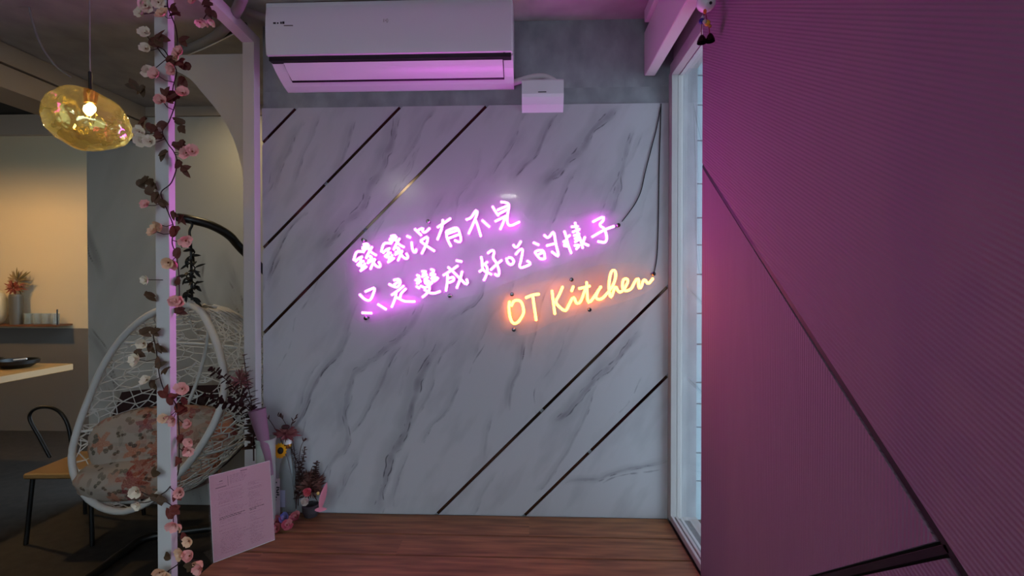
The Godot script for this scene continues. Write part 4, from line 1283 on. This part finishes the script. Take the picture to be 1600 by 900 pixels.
func hull(rl: Array, rr: Array, h: float, th: float, back: Vector3) -> Vector3:
	var f := clampf(h, 0.0, 1.0) * (rl.size() - 1)
	var i := mini(int(f), rl.size() - 2)
	var a: Vector3 = rl[i].lerp(rl[i + 1], f - i)
	var b: Vector3 = rr[i].lerp(rr[i + 1], f - i)
	var mid := (a + b) / 2.0
	var dep := pow(sin(PI * clampf(h * 0.93 + 0.02, 0.0, 1.0)), 0.75)
	return mid + (a - mid) * cos(th) + back * dep * sin(th)


func resample(pts: Array, k: int) -> Array:
	var c := curve(pts, 8)
	var l := [0.0]
	for i in range(1, c.size()):
		l.append(l[i - 1] + c[i].distance_to(c[i - 1]))
	var out := []
	var j := 0
	for i in k:
		var want: float = l[-1] * i / (k - 1)
		while j < c.size() - 2 and l[j + 1] < want:
			j += 1
		out.append(c[j].lerp(c[j + 1], clampf((want - l[j]) / maxf(l[j + 1] - l[j], 1e-6), 0, 1)))
	return out


func egg_chair() -> void:
	var lp := [Vector3(-1.6268, 1.2985, -2.25), Vector3(-1.7465, 1.2881, -2.27), Vector3(-1.8997, 1.2295, -2.3), Vector3(-2.0495, 1.1231, -2.34), Vector3(-2.1779, 0.972, -2.37), Vector3(-2.2727, 0.7993, -2.39), Vector3(-2.3356, 0.633, -2.39), Vector3(-2.3543, 0.5037, -2.38), Vector3(-2.302, 0.4011, -2.35), Vector3(-2.2038, 0.3149, -2.32), Vector3(-2.0685, 0.2846, -2.28), Vector3(-1.958, 0.2945, -2.25)]
	var rp := [Vector3(-1.6268, 1.2985, -2.25), Vector3(-1.5293, 1.2527, -2.2), Vector3(-1.4292, 1.1151, -2.15), Vector3(-1.3775, 0.9743, -2.12), Vector3(-1.3865, 0.8548, -2.11), Vector3(-1.4382, 0.7442, -2.12), Vector3(-1.5275, 0.6195, -2.14), Vector3(-1.6321, 0.5118, -2.17), Vector3(-1.7547, 0.4008, -2.2), Vector3(-1.858, 0.3335, -2.23), Vector3(-1.958, 0.2945, -2.25)]
	var rl := resample(lp, 40)
	var rr := resample(rp, 40)
	var o := Vector3(-1.85, 0.29, -2.35)
	var back := Vector3(0.27, -0.03, -0.44)
	var t := thing("hanging_egg_chair", "white woven egg chair hanging behind the flowered post", "chair", o)
	var at := Transform3D(Basis.IDENTITY, -o)
	var g := Geo.new()
	var loop := rl.duplicate()
	for i in range(38, 0, -1):
		loop.append(rr[i])
	g.tube(loop, 0.0165, 10, -1.0, true)
	obj("rim", g, M.rattan, t, at)
	for th: float in [0.85, 1.75]:
		g = Geo.new()
		var pts := []
		for i in 22:
			pts.append(hull(rl, rr, 0.02 + 0.94 * i / 21.0, th, back))
		g.tube(pts, 0.010, 8)
		obj("rib", g, M.rattan, t, at)
	for h: float in [0.3, 0.62]:
		g = Geo.new()
		var pts := []
		for i in 18:
			pts.append(hull(rl, rr, h, PI * i / 17.0, back))
		g.tube(pts, 0.007, 6)
		obj("hoop", g, M.rattan, t, at)
	# woven net: short cords between neighbouring knots
	var r := RandomNumberGenerator.new()
	r.seed = 15
	var knots := []
	var cells := {}
	while knots.size() < 1400:
		var q := Vector2(r.randf_range(0.03, 0.99), r.randf_range(0.0, PI))
		var near := false
		for e: Vector2 in knots:
			if absf(e.x - q.x) < 0.018 and absf(e.y - q.y) < 0.07 and Vector2((e.x - q.x) / 0.018, (e.y - q.y) / 0.07).length() < 1.0:
				near = true
				break
		if near and r.randf() < 0.97:
			continue
		knots.append(q)
	g = Geo.new()
	for i in knots.size():
		var a: Vector2 = knots[i]
		var best := []
		for j in knots.size():
			if i != j:
				var e: Vector2 = knots[j] - a
				var dd := Vector2(e.x / 0.35, e.y / 1.4).length_squared()
				if dd < 0.05:
					best.append([dd, j])
		best.sort_custom(func(x, y): return x[0] < y[0])
		for q in best.slice(0, 4):
			var key := Vector2i(mini(i, q[1]), maxi(i, q[1]))
			if cells.has(key):
				continue
			cells[key] = true
			var b: Vector2 = knots[q[1]]
			var pts := []
			for s in 3:
				var m := a.lerp(b, s / 2.0)
				pts.append(hull(rl, rr, m.x, m.y, back))
			g.tube(pts, 0.0030, 4, -1.0, false, false)
	var net := obj("woven_net", g, M.rattan, t, at)
	net.set_meta("kind", "stuff")
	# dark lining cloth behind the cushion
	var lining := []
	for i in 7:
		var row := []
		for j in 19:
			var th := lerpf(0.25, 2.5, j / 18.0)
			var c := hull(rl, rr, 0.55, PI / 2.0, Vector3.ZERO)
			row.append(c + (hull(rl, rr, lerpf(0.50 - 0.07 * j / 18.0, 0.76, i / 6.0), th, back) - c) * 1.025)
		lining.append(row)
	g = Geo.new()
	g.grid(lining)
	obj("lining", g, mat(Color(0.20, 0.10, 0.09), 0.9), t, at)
	# top ring
	g = Geo.new()
	g.blob(Transform3D(Basis.from_scale(Vector3(0.03, 0.022, 0.03)), Vector3(-1.6277, 1.298, -2.26)), 8, 12)
	obj("top_knot", g, M.rattan, t, at)
	# chain and hook up to the stand
	g = Geo.new()
	g.tube(curve([Vector3(-1.6276, 1.3104, -2.26), Vector3(-1.6297, 1.471, -2.26), Vector3(-1.6321, 1.5945, -2.26), Vector3(-1.6381, 1.65, -2.26), Vector3(-1.6252, 1.6808, -2.26), Vector3(-1.6346, 1.7024, -2.26)], 5), 0.006, 8)
	obj("hanging_chain", g, M.black_metal, t, at)
	# leaf garland on the chain
	o = Vector3(-1.6235, 1.3169, -2.25)
	t = thing("leaf_garland", "dark artificial leaf vine twisted round the chair's hanging chain", "vine", o)
	g = Geo.new()
	g.tint = Color(0.06, 0.06, 0.055)
	var vine := []
	for i in 30:
		var f := i / 29.0
		vine.append(Vector3(-1.6235, 1.3231, -2.25).lerp(Vector3(-1.628, 1.5998, -2.25), f) - o + Vector3(cos(f * 22.0) * 0.018, 0, sin(f * 22.0) * 0.018))
	g.tube(vine, 0.003, 5)
	obj("stem", g, M.foliage, t)
	for i in 46:
		var p: Vector3 = vine[i % 30]
		var d := Vector3(r.randf_range(-1, 1), r.randf_range(-0.8, 0.6), r.randf_range(-0.4, 1))
		leaf_part(t, p, d, Vector3(0.1, 0.5, 1), r.randf_range(0.03, 0.05), r.randf_range(0.012, 0.02), Color(0.055, 0.06, 0.05).lerp(Color(0.13, 0.12, 0.1), r.randf() * 0.5))
	# stand
	o = Vector3(-1.6, 0, -2.5)
	t = thing("chair_stand", "black curved steel stand carrying the hanging egg chair", "stand", o)
	at = Transform3D(Basis.IDENTITY, -o)
	g = Geo.new()
	g.tube(curve([Vector3(-1.699, 1.7195, -2.27), Vector3(-1.6418, 1.7099, -2.27), Vector3(-1.5711, 1.6878, -2.32), Vector3(-1.5191, 1.6431, -2.38), Vector3(-1.496, 1.5767, -2.45), Vector3(-1.36, 1.35, -2.60), Vector3(-1.25, 0.95, -2.72), Vector3(-1.22, 0.5, -2.75), Vector3(-1.25, 0.03, -2.72)], 6), 0.021, 12)
	obj("pole", g, M.black_metal, t, at)
	g = Geo.new()
	g.tube(curve([Vector3(-1.25, 0.03, -2.72), Vector3(-1.62, 0.03, -2.66), Vector3(-2.0342, 0.03, -2.5172), Vector3(-2.0647, 0.03, -2.3669), Vector3(-2.0549, 0.03, -2.2449), Vector3(-2.03, 0.03, -2.05), Vector3(-1.9, 0.03, -1.92), Vector3(-1.62, 0.03, -1.92), Vector3(-1.35, 0.03, -2.2), Vector3(-1.25, 0.03, -2.55)], 6, true), 0.022, 10, -1.0, true)
	obj("base_ring", g, M.black_metal, t, at)
	# cushion
	o = Vector3(-1.9886, 0.4342, -2.36) + Vector3(-0.045, 0.035, -0.10)
	t = thing("seat_cushion", "floral print cushion filling the seat of the egg chair", "cushion", o)
	var f := noise(0.16, 2, 6)
	var yaw := Basis(Vector3.UP, deg_to_rad(20))
	g = Geo.new()
	g.blob(Transform3D((yaw * Basis(Vector3.RIGHT, deg_to_rad(-18))).scaled_local(Vector3(0.345, 0.175, 0.09)), Vector3(0.045, 0.085, -0.09)), 22, 34, f, 0.05, 0.8)
	obj("back_pad", g, M.fabric_print, t)
	g = Geo.new()
	g.blob(Transform3D((yaw * Basis(Vector3.RIGHT, deg_to_rad(16))).scaled_local(Vector3(0.33, 0.10, 0.16)), Vector3(0.02, -0.075, -0.03)), 22, 34, f, 0.05, 0.8)
	obj("seat_pad", g, M.fabric_print, t)


func sprig(t: Node3D, pts: Array, size: float, col: Color, r: RandomNumberGenerator, called := "eucalyptus_sprig") -> void:
	# stem with pairs of small round leaves set close together
	var g := Geo.new()
	var c := resample(pts, 26)
	g.tint = Color(0.25, 0.14, 0.1)
	g.tube(c, 0.0017, 5)
	for i in range(3, 26):
		var d: Vector3 = (c[mini(i + 1, 25)] - c[i - 1]).normalized()
		var s := d.cross(Vector3(0.1, 0.2, 1)).normalized().rotated(d, i * 1.2)
		for q in [1.0, -1.0]:
			g.tint = col.lerp(Color(0.30, 0.16, 0.13), r.randf() * 0.4)
			var l := size * (1.0 - 0.45 * i / 25.0) * r.randf_range(0.85, 1.15)
			g.leaf(c[i], s * q + d * 0.35, d, l, l * 0.85, 0.2, 0.15, 0.12)
	obj(called, g, M.foliage, t)


func fluff(t: Node3D, at: Vector3, size: Vector3, count: int, col: Color, r: RandomNumberGenerator, called := "flower_head") -> void:
	var g := Geo.new()
	for i in count:
		var d := Vector3(r.randfn(), r.randfn() * 0.8 + 0.3, r.randfn()).normalized()
		g.tint = col.lerp(Color(0.85, 0.66, 0.62), r.randf() * 0.35)
		var e := at + d * size * r.randf_range(0.55, 1.0)
		g.leaf(at + d * size * 0.1, e - at, Vector3(r.randf() - 0.5, 0.3, 1), (e - at).length(), size.x * 0.12, 0.2, 0.2)
	obj(called, g, M.petal, t)


func table_display() -> void:
	var r := RandomNumberGenerator.new()
	r.seed = 3
	# menu: a pink sheet in a clear stand, leaning back
	var bl := Vector3(-1.102, 0.42, -1.634)
	var br := Vector3(-0.972, 0.42, -1.786)
	var u := (br - bl).normalized()
	var away := u.cross(Vector3.UP).normalized()
	if away.z > 0.0:
		away = -away
	var lean := deg_to_rad(9.0)
	var up := (Vector3.UP * cos(lean) + away * sin(lean)).normalized()
	var front := u.cross(up).normalized()
	var mid := (bl + br) / 2.0
	var t := thing("menu_stand", "pink printed menu in a clear leaning stand on the platform", "menu", mid)
	var b := Basis(u, up, front)
	var g := Geo.new()
	g.box(b * Vector3(0, 0.150, 0.0), Vector3(0.206, 0.296, 0.0016), b, 0.0003)
	var sheet := obj("page", g, M.white_paint, t)
	g = Geo.new()
	var p0 := b * Vector3(-0.102, 0.004, 0.0012)
	var p1 := b * Vector3(0.102, 0.004, 0.0012)
	var p2 := b * Vector3(0.102, 0.297, 0.0012)
	var p3 := b * Vector3(-0.102, 0.297, 0.0012)
	g.face(p0, p1, p2, p3, front)
	var pm := mat(Color(0.80, 0.80, 0.80), 0.7)
	pm.albedo_texture = menu_print()
	obj("print", g, pm, sheet)
	g = Geo.new()
	g.box(b * Vector3(0, 0.150, 0.0035), Vector3(0.215, 0.300, 0.002), b, 0.0004)
	g.box(b * Vector3(0, 0.150, -0.0035), Vector3(0.215, 0.300, 0.002), b, 0.0004)
	g.box(-front * Vector3(1, 0, 1) * 0.05 + Vector3(0, 0.003, 0), Vector3(0.215, 0.003, 0.10), Basis(u, Vector3.UP, u.cross(Vector3.UP)), 0.0004)
	obj("acrylic_holder", g, M.clear, t)
	# frosted vase with dried eucalyptus in pink paper
	var o := Vector3(-1.055, 0.42, -1.88)
	t = thing("flower_vase", "pale frosted vase holding dark eucalyptus, behind the menu", "vase", o)
	g = Geo.new()
	g.lathe([Vector2(0, 0), Vector2(0.034, 0), Vector2(0.036, 0.02), Vector2(0.036, 0.34), Vector2(0.040, 0.36), Vector2(0.038, 0.362), Vector2(0.033, 0.34), Vector2(0.033, 0.02), Vector2(0, 0.015)], 20, Transform3D.IDENTITY)
	var frost := mat(Color(0.72, 0.76, 0.72, 0.55), 0.45)
	frost.transparency = BaseMaterial3D.TRANSPARENCY_ALPHA
	obj("vase_body", g, frost, t)
	for pts in [[Vector3(-1.1112, 0.6852, -1.89), Vector3(-1.1156, 0.8534, -1.89), Vector3(-1.1312, 0.892, -1.89), Vector3(-1.1785, 0.9122, -1.89), Vector3(-1.2445, 0.922, -1.89), Vector3(-1.3052, 0.9474, -1.89)], [Vector3(-1.0995, 0.6928, -1.87), Vector3(-1.1037, 0.8719, -1.87), Vector3(-1.119, 0.9357, -1.87), Vector3(-1.1658, 0.9686, -1.87), Vector3(-1.2125, 1.0194, -1.87), Vector3(-1.2646, 1.0549, -1.87)], [Vector3(-1.1027, 0.6891, -1.88), Vector3(-1.1045, 0.8563, -1.88), Vector3(-1.112, 0.9205, -1.88), Vector3(-1.1248, 0.9846, -1.88), Vector3(-1.1349, 1.0488, -1.88), Vector3(-1.1424, 1.1104, -1.88)]]:
		sprig(t, pts.map(func(p): return p - o), 0.042, Color(0.19, 0.07, 0.075), r)
	fluff(t, Vector3(-1.1868, 0.9971, -1.93) - o, Vector3(0.05, 0.06, 0.04), 70, Color(0.42, 0.24, 0.24), r)
	g = Geo.new()
	var rows := []
	for i in 6:
		var f := i / 5.0
		var c: Vector3 = Vector3(-1.0214, 0.6416, -1.86).lerp(Vector3(-1.077, 0.9004, -1.86), f) - o
		var row := []
		for s in 13:
			var a := TAU * s / 12.0
			row.append(c + Vector3(cos(a), 0.2 * cos(a), sin(a)) * (0.008 + 0.024 * f) * (1.0 + 0.12 * sin(a * 5.0) * f))
		rows.append(row)
	g.grid(rows)
	obj("wrapping_paper", g, mat(Color(0.50, 0.36, 0.44), 0.6), t)
	# tall clear bottle with a sunflower and dusty pink dried flowers
	o = Vector3(-1.02, 0.42, -1.975) + Vector3(0.001, 0, 0)
	o = Vector3(-1.0155, 0.709, -1.975)
	o.y = 0.42
	t = thing("glass_bottle", "tall clear stoppered glass bottle standing against the marble wall", "bottle", o)
	g = Geo.new()
	g.lathe([Vector2(0, 0), Vector2(0.030, 0), Vector2(0.033, 0.006), Vector2(0.033, 0.19), Vector2(0.028, 0.225), Vector2(0.016, 0.26), Vector2(0.0135, 0.295), Vector2(0.016, 0.30)], 22, Transform3D.IDENTITY)
	obj("bottle_body", g, M.bottle, t)
	g = Geo.new()
	g.lathe([Vector2(0.017, 0.292), Vector2(0.019, 0.296), Vector2(0.019, 0.304), Vector2(0.017, 0.308)], 16, Transform3D.IDENTITY)
	obj("gold_ring", g, M.gold, t)
	g = Geo.new()
	g.lathe([Vector2(0.012, 0.30), Vector2(0.017, 0.306), Vector2(0.016, 0.322), Vector2(0.008, 0.334), Vector2(0, 0.336)], 16, Transform3D.IDENTITY)
	obj("stopper", g, M.white_plastic, t)
	g = Geo.new()
	g.box(Vector3(-0.008, 0.09, 0.0335), Vector3(0.03, 0.07, 0.0015), Basis.IDENTITY, 0.0004)
	obj("label", g, mat(Color(0.62, 0.62, 0.72), 0.6), t)
	# bunch standing beside the bottle
	o = Vector3(-0.9935, 0.4274, -2)
	o.y = 0.42
	t = thing("dried_bouquet", "dried bouquet with one yellow sunflower, tied to the clear bottle", "bouquet", o)
	g = Geo.new()
	var sc: Vector3 = Vector3(-1.0192, 0.7139, -1.93) - o
	var sf := Vector3(-0.15, 0.15, 1).normalized()
	var su := sf.cross(Vector3.UP).normalized()
	for k in 15:
		var d := su.rotated(sf, TAU * k / 15.0)
		g.tint = Color(0.95, 0.68, 0.12).lerp(Color(0.85, 0.5, 0.08), r.randf() * 0.5)
		g.leaf(sc + d * 0.008, d + sf * 0.2, sf, 0.026, 0.013, -0.1, 0.2)
	obj("sunflower", g, M.petal, t)
	g = Geo.new()
	g.tint = Color(0.12, 0.07, 0.05)
	g.blob(Transform3D(Basis(su, sf.cross(su), sf).scaled_local(Vector3(0.014, 0.014, 0.006)), sc + sf * 0.003), 6, 12)
	obj("sunflower_disc", g, M.petal, t)
	fluff(t, Vector3(-1.0129, 0.7731, -1.96) - o, Vector3(0.062, 0.034, 0.04), 120, Color(0.45, 0.22, 0.23), r)
	g = Geo.new()
	g.tint = Color(0.2, 0.1, 0.09)
	g.blob(Transform3D(Basis.from_scale(Vector3(0.018, 0.01, 0.014)), Vector3(-1.0078, 0.807, -1.945) - o), 6, 10)
	obj("flower_center", g, M.petal, t)
	sprig(t, [Vector3(-0.9417, 0.5168, -1.985), Vector3(-0.9633, 0.6114, -1.985), Vector3(-0.9905, 0.6734, -1.985), Vector3(-1.0123, 0.7192, -1.985)].map(func(p): return p - o), 0.026, Color(0.22, 0.12, 0.10), r)
	sprig(t, [Vector3(-0.9725, 0.4644, -1.98), Vector3(-0.9664, 0.5998, -1.98), Vector3(-0.9497, 0.6676, -1.98), Vector3(-0.9441, 0.7082, -1.98)].map(func(p): return p - o), 0.02, Color(0.25, 0.15, 0.12), r)
	g = Geo.new()
	g.tint = Color(0.28, 0.16, 0.14)
	for pts in [[Vector3(-0.9885, 0.4458, -1.99), Vector3(-1.0071, 0.5952, -1.99), Vector3(-1.0479, 0.7306, -1.99), Vector3(-1.1027, 0.8252, -1.99), Vector3(-1.1358, 0.8384, -1.99)], [Vector3(-0.9885, 0.4458, -1.99), Vector3(-0.9989, 0.5953, -1.99), Vector3(-1.0147, 0.7582, -1.99), Vector3(-1.042, 0.8258, -1.99), Vector3(-1.064, 0.8392, -1.99)], [Vector3(-0.9857, 0.4459, -1.99), Vector3(-0.9877, 0.6227, -1.99), Vector3(-0.9983, 0.7312, -1.99), Vector3(-1.0062, 0.799, -1.99), Vector3(-0.9868, 0.8345, -1.99)], [Vector3(-0.9857, 0.4459, -1.99), Vector3(-0.9767, 0.6228, -1.99), Vector3(-0.9654, 0.7045, -1.99), Vector3(-0.9542, 0.7317, -1.99)]]:
		g.tube(curve(pts, 5).map(func(p): return p - o), 0.0013, 5)
		for k in 5:
			var p: Vector3 = pts[3].lerp(pts[pts.size() - 1], k / 4.0) - o
			g.leaf(p, Vector3(r.randf_range(-1, 1), 0.8, r.randf_range(0, 0.5)), Vector3.BACK, 0.02, 0.005)
	obj("dried_stems", g, M.foliage, t)
	# little posy with roses
	o = Vector3(-0.9201, 0.4358, -1.985)
	o.y = 0.42
	t = thing("rose_posy", "small brown posy with pink and white roses at the marble's foot", "bouquet", o)
	g = Geo.new()
	g.lathe([Vector2(0, 0.0), Vector2(0.026, 0.0), Vector2(0.034, 0.02), Vector2(0.036, 0.045), Vector2(0.03, 0.05)], 14, Transform3D.IDENTITY)
	obj("wrap", g, mat(Color(0.22, 0.19, 0.21), 0.7), t)
	fluff(t, Vector3(-0.9275, 0.542, -1.99) - o, Vector3(0.072, 0.072, 0.035), 260, Color(0.28, 0.14, 0.11), r, "filler_foliage")
	for q in [[Vector3(-0.912, 0.5427, -1.945), Color(0.86, 0.36, 0.42), 0.021], [Vector3(-0.9205, 0.505, -1.94), Color(0.84, 0.78, 0.74), 0.020]]:
		g = Geo.new()
		for k in 12:
			var a := k * 2.4
			var lay := 1.0 - k / 14.0
			g.tint = q[1].lerp(Color(1, 0.9, 0.9), r.randf() * 0.2)
			g.leaf(q[0] - o + Vector3(cos(a) * 0.006 * lay, sin(a) * 0.006 * lay, -0.004), Vector3(cos(a) * lay, sin(a) * lay, 0.6), Vector3(-cos(a), -sin(a), 1), q[2], q[2] * 1.1, -0.5, 0.3, 0.2)
		g.blob(Transform3D(Basis.from_scale(Vector3.ONE * q[2] * 0.55), q[0] - o), 6, 10)
		obj("rose", g, M.petal, t)
	sprig(t, [Vector3(-0.9089, 0.5038, -1.985), Vector3(-0.9031, 0.5852, -1.985), Vector3(-0.8974, 0.6258, -1.985), Vector3(-0.8946, 0.6475, -1.985)].map(func(p): return p - o), 0.024, Color(0.24, 0.14, 0.12), r)
	g = Geo.new()
	g.tint = Color(0.85, 0.72, 0.4)
	g.blob(Transform3D(Basis.from_scale(Vector3.ONE * 0.007), Vector3(-0.874, 0.5305, -1.95) - o), 5, 8)
	obj("bud", g, M.petal, t)
	g = Geo.new()
	g.tint = Color(0.86, 0.52, 0.60)
	g.leaf(Vector3(-0.8661, 0.4641, -1.95) - o, Vector3(0.25, 1, 0), Vector3(0, 0, 1), 0.115, 0.026, 0.05, 0.4)
	g.leaf(Vector3(-0.8854, 0.4635, -1.945) - o, Vector3(1, 0.12, 0), Vector3(0, 0.5, 1), 0.05, 0.018, 0.1, 0.3)
	obj("ribbon", g, M.petal, t)
	# silk flowers lying in front
	o = Vector3(-0.9817, 0.42, -1.8962)
	t = thing("silk_flowers", "blue and red silk flowers lying in front of the bottle", "flowers", o)
	for q in [[Vector3(0, 0.03, 0), Color(0.38, 0.40, 0.72), 0.05], [Vector3(-0.035, 0.02, 0.01), Color(0.58, 0.20, 0.26), 0.05], [Vector3(0.02, 0.018, 0.03), Color(0.62, 0.24, 0.30), 0.045], [Vector3(0.035, 0.03, -0.01), Color(0.55, 0.2, 0.24), 0.045], [Vector3(-0.01, 0.012, 0.05), Color(0.66, 0.25, 0.28), 0.04]]:
		blossom(t, q[0], Vector3(r.randf_range(-0.4, 0.4), 0.7, 0.8), q[2], q[1], r)
	# patterned black and white card behind the menu
	o = Vector3(-1.0387, 0.5437, -1.92)
	t = thing("patterned_card", "black and white patterned card standing behind the menu's right edge", "card", Vector3(o.x, 0.42, o.z))
	g = Geo.new()
	g.box(Vector3(0, 0.09, 0), Vector3(0.035, 0.18, 0.004), Basis(Vector3.UP, 0.35), 0.0006)
	obj("card", g, mat(Color(0.62, 0.56, 0.58), 0.7), t)
	g = Geo.new()
	for k in 8:
		g.box(Basis(Vector3.UP, 0.35) * Vector3(r.randf_range(-0.011, 0.011), 0.095 + 0.010 * k, 0.0022), Vector3(0.011, 0.006, 0.001), Basis(Vector3.UP, 0.35) * Basis(Vector3.BACK, r.randf_range(-0.7, 0.7)), 0.0002)
	obj("pattern", g, M.dark, t)


func small_things() -> void:
	# bell charm hanging beside the purple wall
	var o: Vector3 = Vector3(0.5121, 2.1858, -1.42)
	var t := thing("bell_charm", "white round ceramic charm with beads and two small bells", "charm", o)
	var at := Transform3D(Basis.IDENTITY, -o)
	var g := Geo.new()
	g.blob(Transform3D(Basis.from_scale(Vector3(0.027, 0.025, 0.024)), Vector3(0.512, 2.2135, -1.42)), 14, 20)
	obj("head", g, M.white_plastic, t, at)
	g = Geo.new()
	g.blob(Transform3D(Basis.from_scale(Vector3(0.0045, 0.0045, 0.003)), Vector3(0.5172, 2.2009, -1.397)), 6, 10)
	obj("eye", g, M.dark, t, at)
	g = Geo.new()
	g.blob(Transform3D(Basis.from_scale(Vector3(0.005, 0.007, 0.005)), Vector3(0.5022, 2.1784, -1.4)), 6, 10)
	obj("bead", g, mat(Color(0.85, 0.40, 0.15), 0.4), t, at)
	for q in [[Vector3(0.5003, 2.162, -1.42), Color(0.12, 0.16, 0.5), 0.0085], [Vector3(0.5159, 2.1561, -1.42), Color(0.78, 0.62, 0.18), 0.0088], [Vector3(0.5039, 2.173, -1.42), Color(0.75, 0.75, 0.8), 0.005], [Vector3(0.505, 2.1546, -1.41), Color(0.7, 0.68, 0.6), 0.006], [Vector3(0.5233, 2.1467, -1.42), Color(0.72, 0.5, 0.2), 0.005]]:
		g = Geo.new()
		g.blob(Transform3D(Basis.from_scale(Vector3.ONE * q[2]), q[0]), 8, 12)
		obj("bead", g, mat(q[1], 0.3), t, at)
	for pts in [[Vector3(0.5103, 2.1895, -1.42), Vector3(0.503, 2.1675, -1.42), Vector3(0.4995, 2.1398, -1.42), Vector3(0.4995, 2.1213, -1.42)], [Vector3(0.5103, 2.1895, -1.42), Vector3(0.5159, 2.1598, -1.42), Vector3(0.5215, 2.1375, -1.42), Vector3(0.5234, 2.119, -1.42)]]:
		g = Geo.new()
		g.tube(curve(pts, 4), 0.0014, 5)
		obj("cord", g, mat(Color(0.5, 0.12, 0.2), 0.7), t, at)
	for p: Vector3 in [Vector3(0.5005, 2.1083, -1.42), Vector3(0.5243, 2.1125, -1.42)]:
		g = Geo.new()
		g.lathe([Vector2(0.0135, -0.010), Vector2(0.013, -0.004), Vector2(0.009, 0.006), Vector2(0.005, 0.012), Vector2(0, 0.013)], 16, Transform3D(Basis.IDENTITY, p))
		obj("bell", g, mat(Color(0.16, 0.12, 0.10), 0.25, 0.8), t, at)
	g = Geo.new()
	var q: Vector3 = Vector3(0.5119, 2.2375, -1.42)
	g.tube([q, Vector3(q.x, 2.505, q.z)], 0.0012, 5)
	obj("cord", g, M.dark, t, at)
	# shelf on the far wall
	t = thing("wall_shelf", "thin dark shelf on the cream wall above the table", "shelf", Vector3(-4.95, 1.02, -4.32))
	g = Geo.new()
	g.box(Vector3(0.2, -0.008, 0), Vector3(0.84, 0.016, 0.16))
	obj("board", g, M.wood_dark, t)
	g = Geo.new()
	g.tube([Vector3(0.61, 0.0, 0.06), Vector3(0.61, 0.14, 0.06)], 0.006, 6)
	obj("end_post", g, M.black_metal, t)
	var r := RandomNumberGenerator.new()
	r.seed = 21
	o = Vector3(-4.7779, 1.1675, -4.3)
	o.y = 1.02
	t = thing("vase_of_flowers", "blurry vase of red dried flowers on the thin wall shelf", "vase", o)
	g = Geo.new()
	g.lathe([Vector2(0, 0), Vector2(0.045, 0), Vector2(0.05, 0.1), Vector2(0.05, 0.26), Vector2(0.045, 0.28), Vector2(0.04, 0.26), Vector2(0, 0.02)], 16, Transform3D.IDENTITY)
	obj("vase_body", g, mat(Color(0.36, 0.33, 0.28), 0.4), t)
	fluff(t, Vector3(-0.02, 0.34, 0), Vector3(0.11, 0.08, 0.06), 80, Color(0.45, 0.16, 0.08), r)
	fluff(t, Vector3(0.0, 0.40, -0.02), Vector3(0.13, 0.15, 0.05), 50, Color(0.42, 0.36, 0.2), r, "grass")
	g = Geo.new()
	g.blob(Transform3D(Basis.from_scale(Vector3(0.085, 0.16, 0.06)), Vector3(-0.19, 0.18, 0)), 12, 18, null, 0, 0.8)
	tag(obj("white_jar", g, mat(Color(0.85, 0.8, 0.66), 0.5), null, Transform3D(Basis.IDENTITY, Vector3(o.x, 1.0, o.z))), "white rounded jar left of the vase on the wall shelf", "jar")
	for k in 4:
		g = Geo.new()
		g.lathe([Vector2(0, 0), Vector2(0.032, 0), Vector2(0.036, 0.10), Vector2(0.034, 0.10), Vector2(0.03, 0.006), Vector2(0, 0.006)], 14, Transform3D.IDENTITY)
		tag(obj("drinking_glass", g, M.bottle, null, Transform3D(Basis.IDENTITY, Vector3(o.x + 0.10 + 0.085 * k, 1.02, -4.32))), ["small clear glass beside the vase on the wall shelf", "clear glass second from the vase on the wall shelf", "clear glass third from the vase on the wall shelf", "clear glass nearest the right end of the wall shelf"][k], "glass", "glasses on the wall shelf")
